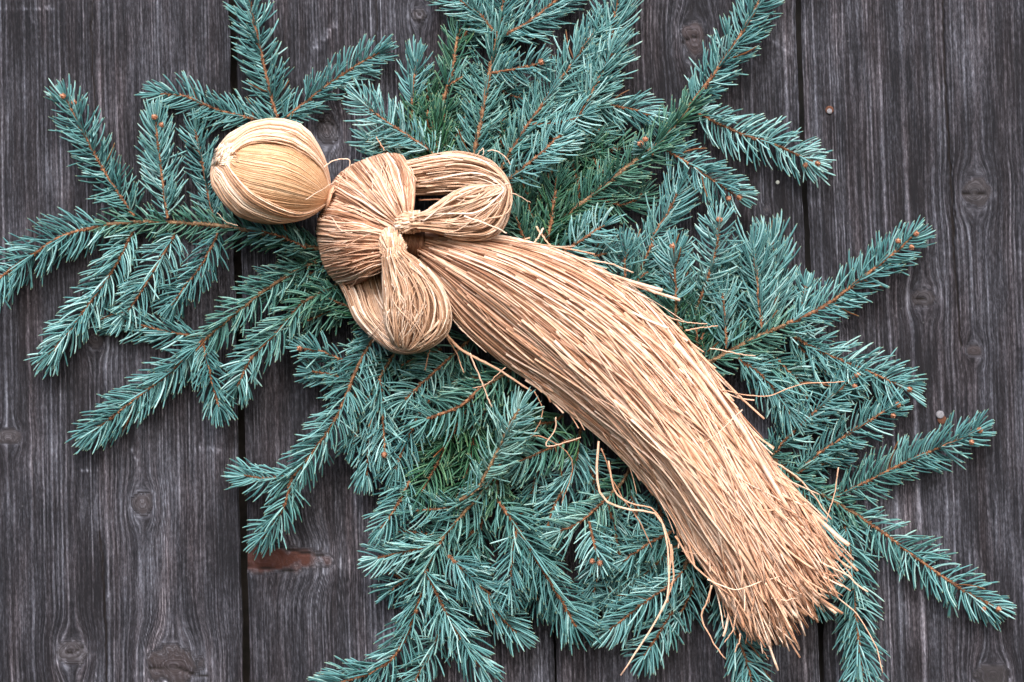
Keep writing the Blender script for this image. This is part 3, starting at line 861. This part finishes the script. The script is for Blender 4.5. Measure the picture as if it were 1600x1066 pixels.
branch('lower one of the two parallel branches, its bud tip near the flat grey nail',
  [(1200, 760, 26), (1250, 738, 30)],
  [([(1250, 738), (1278, 710), (1337, 671), (1404, 631)], k(d0=32, d1=40, L=40, ang=56, buds=2)),
   ([(1260, 730), (1300, 720), (1330, 700)], k(d0=22, d1=20, L=34))], r=2.6, g=.3)
branch('forked branch beside the skirt hem, long shoots splayed like a hand',
  [(1180, 690, 24), (1230, 735, 31), (1265, 760, 33), (1305, 785, 34), (1342, 806, 34)],
  [([(1303, 778), (1350, 754), (1425, 716), (1495, 686), (1532, 668)], k(d0=35, d1=38, L=44, ang=58, buds=2)),
   ([(1342, 806), (1400, 848), (1460, 893), (1510, 925), (1562, 953)], k(d0=34, d1=32, L=46, ang=58, buds=2, r=2.8)),
   ([(1318, 806), (1330, 880), (1335, 950), (1341, 1010), (1347, 1090)], k(d0=28, d1=30, L=48, ang=50, dens=.8)),
   ([(1236, 740), (1262, 782), (1280, 840)], k(d0=26, d1=22, L=44, ang=45)),
   ([(1290, 790), (1290, 840), (1282, 880)], k(d0=22, d1=20, L=40, tone=-.1))], r=3.4, g=.55, L=32, dens=.6, old=.7)
branch('branch hanging straight down from under the straw hem',
  [(1110, 840, 20), (1127, 915, 22)],
  [([(1127, 915), (1150, 990), (1168, 1045), (1174, 1095)], k(d0=22, d1=26, L=46, ang=52, dens=.8, buds=1)),
   ([(1130, 870), (1180, 930), (1225, 980)], k(d0=20, d1=18, L=40)),
   ([(1150, 850), (1230, 900), (1284, 952)], k(d0=20, d1=18, L=40))], r=2.8, g=.3)

# ---------------------------------------------------------------- straw doll
doll = thing('straw_doll', P(620, 380, 60), 'straw angel doll with round golden head, crossed tied arms and long swept skirt', 'straw doll')
DL = np.array(doll.location)

def interp_guides(guides, m):
    """guides: list of (k,3) pixel paths -> G(v) sampler over (nv, m, 3)"""
    g = np.stack([spline(x, m) for x in guides])          # (K,m,3)
    K = len(guides)
    def f(v):                                             # v (...,m) in 0..1, per sample
        u = np.clip(v, -0.035, 1.035) * (K - 1)
        i = np.clip(np.floor(u).astype(int), 0, K - 2)
        t = u - i
        j = np.arange(m)[None]
        a, b = g[i, j], g[i + 1, j]
        i0, i3 = np.clip(i - 1, 0, K - 1), np.clip(i + 2, 0, K - 1)
        p, q_ = g[i0, j], g[i3, j]
        t = t[..., None]
        return 0.5 * (2 * a + (b - p) * t + (2 * p - 5 * a + 4 * b - q_) * t * t + (3 * a - p - 3 * b + q_) * t ** 3)
    return f

def resample_range(q, t0, t1, m):
    """cut each path (N,M,3) to the range t0..t1 and resample to m points"""
    N, M, _ = q.shape
    out = np.empty((N, m, 3))
    for i in range(N):
        c = np.linspace(t0[i], t1[i], m) * (M - 1)
        lo = np.clip(np.floor(c).astype(int), 0, M - 2); f = (c - lo)[:, None]
        out[i] = q[i, lo] * (1 - f) + q[i, lo + 1] * f          # extrapolates past the end when t1 > 1
    return out

def strands(mb, guides, n, rad, bulge=0.0, m=26, wander=0.0, depthj=1.0, t0=(0, 0), t1=(1, 1), drift=0.0, tone=(0.55, 0.2), lift=0.0, edge=0.0, radj=0.38, kink=0.0, vlo=0.0, vhi=1.0, extra=0.0, short=None, flare=0.0):
    f = interp_guides(guides, 60)
    v0 = vlo + (vhi - vlo) * (np.arange(n) + rng.uniform(-.5, 1.5, n)) / n
    tt = np.linspace(0, 1, 60)
    ph = rng.uniform(0, 6.28, (n, 2)); fr = rng.uniform(0.5, 2.0, (n, 2))
    v = v0[:, None] + wander * (np.sin(ph[:, :1] + fr[:, :1] * 6.28 * tt) * 0.7 + np.sin(ph[:, 1:] + fr[:, 1:] * 14 * tt) * 0.3) * tt[None] ** 0.6
    v = v + drift * rng.normal(0, 1, n)[:, None] * (tt[None] ** 1.5)
    q = f(v)
    over = np.maximum(v - 1, 0) - np.maximum(-v, 0)
    b = np.interp(tt, np.linspace(0, 1, len(bulge)), bulge) if np.ndim(bulge) else np.full(60, float(bulge))
    q[..., 2] += b[None] * np.sqrt(np.clip(1 - (2 * np.clip(v, 0, 1) - 1) ** 2, 0, 1))
    q[..., 2] += rng.normal(0, depthj, n)[:, None] + lift + rng.normal(0, depthj * 0.6, (n, 1)) * np.sin(tt * 7 + ph[:, :1])
    if kink:
        q[..., :2] += np.cumsum(rng.normal(0, kink, (n, 60, 2)), 1) * 0.4
    q = PA(q)
    ta = rng.uniform(*t0, n)
    tb = rng.uniform(*t1, n) if short is None else np.minimum(ta + rng.uniform(*short, n), 1.04)
    q = resample_range(q, ta, tb, m)
    if flare:
        w2 = (np.linspace(0, 1, m) ** 1.6)[None, :, None]
        q = q + w2 * np.stack([rng.normal(0, flare, n), -np.abs(rng.normal(flare, flare * .6, n)), rng.normal(0, flare, n)], -1)[:, None]
    rd = rad * S * np.exp(rng.normal(0, radj, n))[:, None] * np.ones(m)[None]
    tn = np.clip(rng.normal(tone[0], tone[1], n), 0, 1)
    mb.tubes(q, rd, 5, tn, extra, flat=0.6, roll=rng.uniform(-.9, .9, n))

def core(mb, guides, bulge, shrink=0.82, back=0.35, nv=14, m=40, sink=1.5):
    f = interp_guides(guides, m)
    v = np.linspace(0.02, 0.98, nv)
    V = np.repeat(v[:, None], m, 1)
    tt = np.linspace(0, 1, m)
    b = np.interp(tt, np.linspace(0, 1, len(bulge)), bulge) if np.ndim(bulge) else np.full(m, float(bulge))
    prof_ = np.sqrt(np.clip(1 - (2 * V - 1) ** 2, 0, 1))
    fr = f(V); bk = f(V)
    fr[..., 2] += b[None] * prof_ * shrink - sink
    bk[..., 2] -= (b[None] * back + 6) * prof_ + sink
    ring = np.concatenate([fr, bk[::-1]], 0)                       # (2nv, m, 3)
    vv = PA(ring)
    n2 = 2 * nv
    i = np.arange(n2 * m).reshape(n2, m)
    nx = np.roll(i, -1, 0)
    q = np.stack([i[:, :-1], nx[:, :-1], nx[:, 1:], i[:, 1:]], -1).reshape(-1, 4)
    mb.add(vv, [q, i[:, 0][None, ::-1], i[:, -1][None]], np.array([0.05, 0.35, 0.5, 1]))  # core toned dark to paint the shade between strands

def hollow_tuck(gs, inward, dd=16):
    """prepend a point that tucks each strand's start round behind the form"""
    out = []
    for g in gs:
        a, b = np.array(g[0], float), np.array(g[1], float)
        d = (b - a)[:2]; d /= np.linalg.norm(d)
        out.append([(a[0] + d[0] * inward, a[1] + d[1] * inward, a[2] - dd)] + list(g))
    return out

# head --------------------------------------------------------------
A0, NK = np.array([333., 249.]), np.array([513., 308.])
ux = (NK - A0) / np.linalg.norm(NK - A0); AL = np.linalg.norm(NK - A0)
up_ = np.array([ux[1], -ux[0]])                                    # screen-up side of the axis
HT = np.array([0, .02, .06, .12, .2, .34, .46, .58, .7, .8, .88, .94, .98, 1.0])
HR = np.array([3, 24, 40, 51, 64, 77, 80, 79, 71, 58, 45, 29, 16, 9.])
HO = np.array([2, 2, 3, 4, 6, 8, 11, 13, 12, 9, 6, 3, 1, 0.])
HC = 62.0                                                          # depth of the axis, mm
def head_pt(t, th, k_=1.0, dpx=0.0):
    """th = 0 faces the viewer, +90 deg = screen-up side"""
    r_ = np.interp(t, HT, HR) * k_ + dpx
    o = np.interp(t, HT, HO)
    c = A0 + ux * (t * AL)[..., None] + up_ * (o + r_ * np.sin(th))[..., None]
    d = HC + r_ * np.cos(th) * 0.5
    return PA(np.concatenate([c, d[..., None]], -1))
TT = np.concatenate([np.linspace(0, .12, 8), np.linspace(.15, 1, 26)])
head = MB()
th = np.linspace(0, 2 * np.pi, 41)[:-1]
tg_, hg_ = np.meshgrid(TT, th)
vv = head_pt(tg_, hg_, 0.90)
i = np.arange(vv.shape[0] * vv.shape[1]).reshape(vv.shape[:2]); nx_ = np.roll(i, -1, 0)
head.add(vv, [np.stack([i[:, :-1], i[:, 1:], nx_[:, 1:], nx_[:, :-1]], -1).reshape(-1, 4)], np.array([0.25, 0.1, .5, 1]))
head_o = head.build('head', M_FACE, doll, DL)
face = MB()
n = 300
th0 = np.radians(np.linspace(-66, 60, n)) + rng.normal(0, 0.014, n)
tt = np.linspace(0.10, 1.0, 34)
q = head_pt(np.repeat(tt[None], n, 0), th0[:, None] + rng.normal(0, 0.02, (n, 1)) * np.sin(tt * 5 + 1)[None], 0.92, rng.normal(0, 0.4, (n, 1)))
face.tubes(q, S * np.interp(tt, [0, .1, .5, .9, 1], [.7, .85, 1.0, .8, .6])[None] * rng.uniform(.8, 1.25, (n, 1)), 5, np.clip(rng.normal(.6, .17, n), 0, 1), 0.0, flat=.8)
face.build('face', M_FACE, head_o, DL, kind='stuff')
hair = MB()
for layer, (n, k_, rw) in enumerate([(420, 0.965, 1.2), (330, 0.995, 1.05), (40, 1.015, .8)]):
    w = (np.arange(n) + rng.uniform(-.5, .5, n)) / n               # 0..1 round the back from the upper edge to the lower edge
    tt = TT
    up_e = np.radians(np.interp(tt, [0, .10, .17, .24, .34, .68, .85, 1], [4, 6, 24, 32, 35, 36, 44, 60]))
    lo_e = np.radians(-np.interp(tt, [0, .10, .17, .25, .40, .54, .69, .82, 1], [-2, 0, 12, 20, 31, 38, 46, 56, 62]))
    lo_e = lo_e + 2 * np.pi
    tht = up_e[None] * (1 - w[:, None]) + lo_e[None] * w[:, None]
    tht = tht + rng.normal(0, 0.03, (n, 1)) * np.sin(tt * rng.uniform(3, 8, (n, 1)) + rng.uniform(0, 6, (n, 1)))
    edge_lift = 3.0 * np.exp(-np.minimum(w, 1 - w) / 0.03)[:, None]
    q = head_pt(np.repeat(tt[None], n, 0), tht, k_, rng.normal(0.8, 1.7, (n, 1)) + edge_lift * np.sin(np.pi * np.clip(tt, 0, 1))[None])
    hair.tubes(q, S * rw * np.exp(rng.normal(0, .28, (n, 1))) * np.interp(tt, [0, .06, .2, 1], [.6, .9, 1, .8])[None], 5, np.clip(rng.normal(.56, .27, n), 0, 1), 0.0, flat=.75, roll=rng.uniform(-.6, .6, n))
hair.build('hair', M_HOOD, head_o, DL, kind='stuff')
# pale knot where the hair is gathered
knot = MB()
n = 220
a = rng.uniform(-1.0, 1.0, n)
p0 = np.stack([352 + rng.uniform(-11, 12, n), 239 + a * 11, np.full(n, 82.) + rng.normal(0, 2, n)], -1)
d0 = np.stack([rng.normal(-4, 2, n), rng.normal(7, 2.5, n), rng.normal(0, .6, n)], -1)
knot.tubes(PA(np.stack([p0 - d0 * .6 - [0, 0, 3], p0 - d0 * .2 + [0, 0, 2], p0 + d0 * .4 + [0, 0, 1.5], p0 + d0 * 1.1 - [0, 0, 4]], 1)), S * rng.uniform(1, 2, (n, 1)) * np.ones((1, 4)), 5, np.clip(rng.normal(.9, .1, n), 0, 1), 0.0)
for j in range(7):
    y_ = 243 + j * 2.6
    ps = spline([(338, y_ - 1, 76), (347, y_ - 1.5, 86), (358, y_ - 0.5, 88), (364, y_ + 1, 83)], 10)
    knot.tubes(PA(ps)[None], np.full((1, 10), S * 1.5), 5, [0.95], [0.])
n = 7
e0 = np.stack([363 + rng.normal(0, 3, n), 244 + rng.uniform(-9, 14, n), np.full(n, 88.)], -1)
e1 = e0 + np.stack([rng.uniform(2, 9, n), rng.uniform(-8, 8, n), rng.uniform(2, 6, n)], -1)
knot.tubes(PA(np.stack([e0, (e0 + e1) / 2, e1], 1)), S * np.array([[.8, .7, .5]]) * np.ones((n, 1)), 4, rng.uniform(.4, .9, n), 0.0)
knot.build('hair_knot', M_HOOD, head_o, DL, kind='stuff')
# neck
neck = MB()
for j in range(9):
    f = j / 8
    c = np.array([507 + 9 * f, 305 + 4 * f])
    r_ = 17 + 5 * abs(f - .4)
    a = np.linspace(0, 2 * np.pi, 26)
    ring = np.stack([c[0] + up_[0] * r_ * np.cos(a), c[1] + up_[1] * r_ * np.cos(a), HC - 4 + r_ * .5 * np.sin(a)], -1)
    neck.tubes(PA(ring)[None], np.full((1, 26), S * 2.0), 5, [rng.uniform(.2, .75)], [0.15])
neck.build('neck_tie', M_STRAW, doll, DL)

# chest -------------------------------------------------------------
FAN1 = [[(512, 322, 44), (533, 330, 70), (572, 346, 88), (628, 364, 90)],
        [(520, 286, 46), (546, 299, 80), (586, 326, 96), (630, 360, 93)],
        [(544, 262, 43), (565, 283, 82), (598, 319, 98), (632, 357, 94)],
        [(577, 247, 42), (593, 271, 84), (612, 313, 99), (634, 354, 94)],
        [(605, 240, 42), (619, 264, 83), (631, 308, 98), (637, 351, 94)],
        [(628, 243, 42), (646, 274, 76), (647, 312, 90), (641, 349, 93)]]
FAN2 = [[(515, 316, 52), (541, 320, 80), (576, 334, 94), (624, 362, 94)],
        [(499, 337, 50), (526, 342, 84), (566, 350, 97), (622, 366, 94)],
        [(496, 364, 46), (526, 366, 85), (566, 367, 98), (621, 371, 94)],
        [(500, 392, 46), (531, 388, 85), (569, 384, 97), (620, 380, 94)],
        [(508, 418, 45), (539, 412, 83), (575, 402, 95), (621, 391, 93)],
        [(522, 437, 45), (551, 429, 78), (581, 417, 90), (623, 401, 90)],
        [(538, 449, 45), (563, 439, 70), (589, 425, 83), (625, 408, 86)]]
chest = MB()
F1, F2 = hollow_tuck(FAN1, 14), hollow_tuck(FAN2, 14)
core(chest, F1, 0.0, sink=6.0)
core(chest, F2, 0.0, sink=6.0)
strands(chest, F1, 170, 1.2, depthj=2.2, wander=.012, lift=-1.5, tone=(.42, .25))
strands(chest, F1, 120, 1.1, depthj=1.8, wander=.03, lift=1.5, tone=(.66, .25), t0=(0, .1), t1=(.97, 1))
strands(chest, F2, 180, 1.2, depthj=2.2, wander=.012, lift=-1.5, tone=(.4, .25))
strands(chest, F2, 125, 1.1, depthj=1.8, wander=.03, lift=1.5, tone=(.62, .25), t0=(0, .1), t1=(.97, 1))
# darker, redder strands along the lower part of the wrap
strands(chest, F2, 26, 1.7, depthj=.4, wander=.01, lift=2.0, tone=(.12, .1), vlo=.72, vhi=1.0)
strands(chest, F1, 60, .85, depthj=1.6, wander=.02, lift=1.0, tone=(.04, .05), extra=.35)  # this set and the next paint shade into gaps between straws
strands(chest, F2, 70, .85, depthj=1.6, wander=.02, lift=1.0, tone=(.04, .05), extra=.35)
strands(chest, F1, 16, .7, depthj=2, wander=.15, lift=4.0, kink=.4, tone=(.8, .2), t0=(.05, .5), t1=(.5, .95))
strands(chest, F2, 16, .7, depthj=2, wander=.15, lift=4.0, kink=.4, tone=(.8, .2), t0=(.05, .5), t1=(.5, .95))
chest.build('chest_wrap', M_STRAW, doll, DL, kind='stuff')

# arms --------------------------------------------------------------
UO = [(610, 258, 50), (680, 241, 54), (725, 238, 58), (770, 254, 64), (797, 292, 74), (793, 343, 82), (766, 373, 87), (716, 372, 93), (674, 362, 97), (653, 360, 98), (640, 360, 98)]
UI = [(625, 306, 54), (690, 304, 56), (730, 300, 58), (758, 299, 62), (776, 294, 72), (750, 289, 86), (712, 300, 93), (684, 319, 96), (664, 331, 97), (652, 334, 98), (640, 337, 98)]
UB = [14, 18, 18, 15, 12, 13, 15, 13, 9, 8, 8]
LO = [(520, 405, 44), (528, 438, 46), (541, 465, 48), (556, 500, 52), (585, 530, 56), (622, 551, 62), (665, 546, 72), (698, 520, 80), (702, 480, 86), (682, 437, 92), (650, 404, 96), (634, 394, 98), (628, 382, 98)]
LI = [(600, 395, 50), (600, 425, 50), (606, 455, 54), (614, 488, 57), (622, 518, 60), (622, 538, 66), (613, 536, 74), (603, 505, 84), (601, 460, 92), (599, 430, 96), (598, 412, 97), (598, 404, 98), (600, 390, 98)]
LB = [8, 11, 14, 15, 15, 14, 14, 15, 15, 13, 10, 8, 8]
for (o_, i_, bl, tone) in ((UO, UI, UB, .55), (LO, LI, LB, .6)):
    arm = MB()
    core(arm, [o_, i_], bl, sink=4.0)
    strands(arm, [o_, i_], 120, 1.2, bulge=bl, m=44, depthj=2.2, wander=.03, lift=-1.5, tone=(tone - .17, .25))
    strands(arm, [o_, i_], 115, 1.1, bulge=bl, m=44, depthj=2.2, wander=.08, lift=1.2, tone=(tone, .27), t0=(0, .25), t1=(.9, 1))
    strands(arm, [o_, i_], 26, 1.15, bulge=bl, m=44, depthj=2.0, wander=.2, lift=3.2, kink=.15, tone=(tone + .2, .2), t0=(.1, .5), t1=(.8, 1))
    strands(arm, [o_, i_], 55, .85, bulge=bl, m=44, depthj=1.8, wander=.05, lift=.8, tone=(.04, .06), extra=.35, t0=(0, .5), t1=(.5, 1))  # dark strands, shade painted into the gaps along the arm
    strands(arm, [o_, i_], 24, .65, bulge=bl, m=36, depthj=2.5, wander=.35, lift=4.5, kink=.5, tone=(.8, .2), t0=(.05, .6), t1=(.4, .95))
    a_o = arm.build('arm', M_ARM, doll, DL, kind='stuff')
    # wrist tie and the cut straw ends that make the hand
    tie = MB()
    if o_ is UO: c, ax, hw, d = np.array([651., 346.]), np.array([0.03, 1.]), 16, 98
    else: c, ax, hw, d = np.array([616., 400.]), np.array([0.93, -0.36]), 20, 98
    al = np.array([-ax[1], ax[0]])
    for j in range(4):
        a = np.linspace(0, 2 * np.pi, 24)
        cc = c + al * (j - 1.5) * 3.0
        ring = np.stack([cc[0] + ax[0] * hw * np.cos(a), cc[1] + ax[1] * hw * np.cos(a), d + 10 * np.sin(a) + rng.normal(0, .3, 24)], -1)
        tie.tubes(PA(ring)[None], np.full((1, 24), S * 1.9), 5, [rng.uniform(.45, .8)], [0.])
    tie.build('wrist_tie', M_ARM, a_o, DL)
    hand = MB()
    n = 420
    if o_ is UO: tipc, wv, reach = np.array([628., 350.]), 17, 25
    else: tipc, wv, reach = np.array([610., 372.]), 21, 33
    dirn = (tipc - c) / np.linalg.norm(tipc - c); sdv = np.array([-dirn[1], dirn[0]])
    u = rng.uniform(-1, 1, n); h = rng.uniform(0, 1, n) ** .6
    s0 = c[None] + sdv * (u * wv * .55)[:, None]
    dome = np.sqrt(np.clip(1 - u ** 2, 0, 1))
    e = c[None] + dirn * ((6 + reach * 1.25 * dome * rng.uniform(.45, 1.0, n)))[:, None] + sdv * (u * wv * 1.0 + rng.normal(0, 1.2, n))[:, None]
    ed = d + 11 * dome * h + rng.normal(0, .8, n)
    mid = (s0 + e) / 2
    pth = np.stack([np.concatenate([s0, np.full((n, 1), d) + 7 * dome[:, None] * h[:, None]], 1), np.concatenate([mid, (d + 10 * dome * h)[:, None]], 1), np.concatenate([e, ed[:, None]], 1)], 1)
    hand.tubes(PA(pth), S * rng.uniform(1.1, 1.9, (n, 1)) * np.ones((1, 3)), 5, np.clip(rng.normal(.62, .2, n), 0, 1), 0.)
    hand.build('hand', M_ARM, a_o, DL, kind='stuff')

# waist band of dark straw between the hands and the skirt
band = MB()
for j in range(16):
    f = -0.6 + 1.6 * j / 15
    ps = spline([(640 + 22 * f, 352 + 6 * f, 72), (638 + 24 * f, 366 + 6 * f, 86), (634 + 26 * f, 384 + 5 * f, 88), (630 + 22 * f, 404 + 4 * f, 74)], 14)
    ps[:, :2] += rng.normal(0, .5, (1, 2))
    band.tubes(PA(ps)[None], np.full((1, 14), S * 2.1), 5, [rng.uniform(.0, .4)], [rng.uniform(.35, .8)])
band.build('waist_band', M_STRAW, doll, DL)

# skirt -------------------------------------------------------------
SK = [[(650, 362, 70), (730, 367, 74), (800, 374, 74), (880, 394, 71), (951, 429, 67), (1022, 481, 62), (1085, 549, 58), (1145, 635, 54), (1206, 726, 50), (1264, 800, 46), (1296, 856, 43)],
      [(645, 370, 80), (725, 388, 92), (797, 412, 96), (872, 452, 95), (947, 503, 92), (1020, 570, 88), (1084, 650, 84), (1140, 732, 78), (1192, 815, 70), (1236, 882, 62), (1268, 930, 54)],
      [(640, 382, 80), (706, 420, 95), (770, 462, 100), (845, 522, 99), (915, 582, 95), (985, 650, 91), (1050, 722, 85), (1106, 800, 76), (1156, 875, 66), (1184, 934, 57), (1203, 978, 50)],
      [(640, 395, 68), (672, 440, 70), (712, 502, 66), (779, 560, 62), (842, 602, 58), (896, 645, 54), (952, 691, 50), (1002, 742, 46), (1048, 800, 42), (1084, 860, 38), (1116, 908, 36), (1142, 958, 34)]]
skirt = MB()
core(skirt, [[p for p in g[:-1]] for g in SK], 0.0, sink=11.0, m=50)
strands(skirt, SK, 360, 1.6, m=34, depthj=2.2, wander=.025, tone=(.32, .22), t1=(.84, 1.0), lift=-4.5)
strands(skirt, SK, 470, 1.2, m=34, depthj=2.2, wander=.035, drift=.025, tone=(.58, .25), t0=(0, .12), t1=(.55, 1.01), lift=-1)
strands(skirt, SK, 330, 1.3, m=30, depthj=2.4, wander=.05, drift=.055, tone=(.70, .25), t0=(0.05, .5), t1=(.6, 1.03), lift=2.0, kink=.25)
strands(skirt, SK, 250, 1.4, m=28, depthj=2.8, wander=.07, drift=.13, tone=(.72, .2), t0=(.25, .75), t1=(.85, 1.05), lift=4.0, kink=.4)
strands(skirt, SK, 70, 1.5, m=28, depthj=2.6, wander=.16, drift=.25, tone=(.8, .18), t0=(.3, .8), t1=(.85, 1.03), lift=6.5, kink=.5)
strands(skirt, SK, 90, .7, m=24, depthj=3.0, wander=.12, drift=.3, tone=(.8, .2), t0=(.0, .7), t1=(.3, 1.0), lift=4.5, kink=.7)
strands(skirt, SK, 200, .95, m=12, depthj=2.2, wander=.05, tone=(.66, .27), t0=(.06, .93), short=(.07, .22), lift=4.0, kink=.5, flare=.003)
strands(skirt, SK, 160, 1.3, m=10, depthj=2.4, wander=.05, drift=.06, tone=(.6, .25), t0=(.78, .95), short=(.06, .14), lift=1.0, kink=.5, flare=.006)
strands(skirt, SK, 90, 1.15, m=12, depthj=2.5, wander=.04, tone=(.7, .2), t0=(.12, .9), short=(.06, .15), lift=1.5, kink=.5, flare=.008, vlo=-.02, vhi=.07)
strands(skirt, SK, 60, 1.1, m=12, depthj=2.5, wander=.04, tone=(.6, .2), t0=(.3, .9), short=(.06, .15), lift=1.5, kink=.5, flare=.007, vlo=.92, vhi=1.02)
strands(skirt, SK, 90, 1.2, m=12, depthj=3, wander=.05, drift=.08, tone=(.62, .2), t0=(.86, .97), short=(.05, .12), lift=0, kink=.6, flare=.008)
strands(skirt, SK, 240, .8, m=24, depthj=2.2, wander=.04, tone=(.06, .06), t0=(.0, .85), short=(.12, .4), lift=1.8, kink=.3, extra=.12)  # dark strands painted as shaded gaps in the skirt
skirt_o = skirt.build('skirt', M_STRAW, doll, DL, kind='stuff')

# straws that have worked loose: each one a piece of its own
LOOSE = [([(688, 508, 66), (715, 540, 64), (770, 572, 62), (829, 606, 62)], 3.2, .6), ([(735, 552, 66), (750, 590, 62), (769, 640, 58)], 1.9, .8),
  ([(690, 515, 60), (712, 548, 58), (727, 582, 55)], 1.6, .6), ([(790, 575, 70), (760, 600, 66), (738, 606, 62)], 1.4, .7),
  ([(935, 690, 68), (932, 745, 64), (945, 782, 62), (985, 797, 62), (1025, 803, 62), (1042, 840, 62), (1047, 920, 62), (1028, 970, 62), (973, 1054, 60)], 2.5, .75),
  ([(950, 720, 66), (958, 768, 64), (985, 788, 63), (1022, 798, 62), (1046, 860, 60), (1040, 935, 60)], 2.0, .55),
  ([(940, 700, 64), (968, 770, 60), (1000, 818, 58), (1017, 860, 55)], 1.5, .25),
  ([(1048, 850, 60), (1050, 900, 60), (1040, 940, 60)], 2.2, .45), ([(1055, 838, 58), (1085, 885, 56), (1140, 930, 52), (1198, 965, 48)], 2.4, .5),
  ([(1112, 915, 52), (1105, 938, 50), (1096, 967, 48), (1113, 1000, 46), (1133, 1029, 44)], 2.0, .6),
  ([(1310, 731, 52), (1300, 780, 50), (1292, 810, 50), (1292, 845, 50)], 1.5, .6), ([(1205, 718, 60), (1250, 748, 56), (1300, 808, 54)], 1.8, .7),
  ([(1255, 870, 62), (1305, 890, 58), (1357, 927, 54)], 2.4, .75), ([(1295, 925, 54), (1340, 960, 50), (1368, 1010, 48), (1378, 1052, 46)], 1.5, .7),
  ([(1128, 610, 66), (1160, 618, 62), (1200, 622, 58), (1245, 605, 56), (1320, 598, 54)], 1.3, .45),
  ([(910, 406, 78), (950, 412, 76), (989, 427, 74)], 1.9, .8), ([(918, 418, 78), (970, 434, 76), (1024, 459, 72)], 2.3, .7),
  ([(1030, 490, 68), (1065, 502, 66), (1103, 505, 64)], 1.4, .7), ([(1072, 516, 66), (1095, 511, 64), (1122, 508, 64)], 1.4, .6),
  ([(1110, 545, 64), (1140, 552, 62), (1175, 558, 60)], 1.5, .8), ([(838, 353, 74), (852, 370, 76), (863, 383, 76)], 1.9, .6),
  ([(851, 358, 76), (845, 372, 78), (838, 386, 78)], 2.2, .8), ([(814, 377, 76), (822, 372, 78), (831, 368, 78)], 1.9, .6),
  ([(742, 246, 80), (750, 236, 84), (755, 231, 84), (757, 243, 84)], 1.1, .8), ([(762, 236, 82), (778, 237, 84), (792, 245, 82), (803, 256, 80)], 1.3, .85),
  ([(785, 296, 92), (805, 304, 88), (832, 316, 80)], 1.2, .8), ([(660, 346, 112), (700, 315, 114), (745, 290, 110), (792, 282, 96)], 1.9, .95),
  ([(725, 338, 116), (760, 348, 114), (792, 363, 106)], 1.9, .95), ([(655, 312, 66), (700, 309, 72), (760, 302, 82)], 1.6, .05),
  ([(505, 262, 82), (525, 252, 84), (545, 252, 84), (541, 268, 82)], 1.4, .85), ([(519, 304, 86), (527, 288, 88), (535, 270, 88)], 1.5, .6),
  ([(478, 312, 104), (500, 298, 102), (532, 280, 96)], 0.7, .9), ([(632, 258, 94), (642, 268, 95), (652, 284, 94)], 2.0, .6),
  ([(600, 235, 62), (592, 224, 58), (588, 217, 54)], 1.3, .3), ([(664, 578, 62), (668, 562, 66), (671, 548, 70)], 1.5, .3),
  ([(575, 528, 60), (582, 520, 72), (600, 500, 84), (616, 470, 94)], 1.2, .8), ([(582, 535, 62), (605, 512, 80), (618, 495, 92)], 1.2, .75),
  ([(835, 612, 66), (846, 640, 62), (838, 668, 60), (828, 680, 58)], 1.3, .4), ([(868, 652, 66), (866, 672, 64), (853, 698, 62), (905, 684, 66)], 1.5, .75),
  ([(828, 680, 58), (850, 684, 58), (885, 705, 58), (896, 735, 58), (880, 790, 54)], 1.2, .2),
  ([(1160, 640, 92), (1100, 690, 92), (1060, 700, 90)], 1.2, .9), ([(1105, 905, 72), (1150, 922, 74), (1190, 912, 72), (1222, 905, 70)], 1.5, .85),
  ([(1065, 862, 56), (1090, 866, 58), (1112, 852, 62)], 0.8, .7), ([(1205, 935, 70), (1228, 936, 68), (1245, 936, 64)], 1.6, .9),
  ([(372, 352, 62), (350, 345, 66), (336, 332, 70)], .9, .8), ([(1180, 985, 50), (1195, 1015, 46), (1202, 1030, 44)], 1.0, .4),
  ([(1150, 960, 50), (1143, 985, 48), (1132, 1003, 46)], 1.7, .6), ([(1158, 990, 46), (1152, 1005, 46), (1145, 1022, 44)], 1.6, .6)]
for pts, r_, tn in LOOSE:
    mb = MB()
    ps = spline(pts, 24)
    ps[:, :2] += np.cumsum(rng.normal(0, .45, (24, 2)), 0)
    mb.tubes(PA(ps)[None], np.full((1, 24), S * r_ * .72) * (np.linspace(1.05, .75, 24) * rng.uniform(.85, 1.15, 24))[None], 6, [tn], [0.], flat=.5, roll=[rng.uniform(-.5, .5)])
    mb.build('loose_straw', M_STRAW, doll, DL)

print('needles', NEEDLES, 'objects', len(scene.objects))
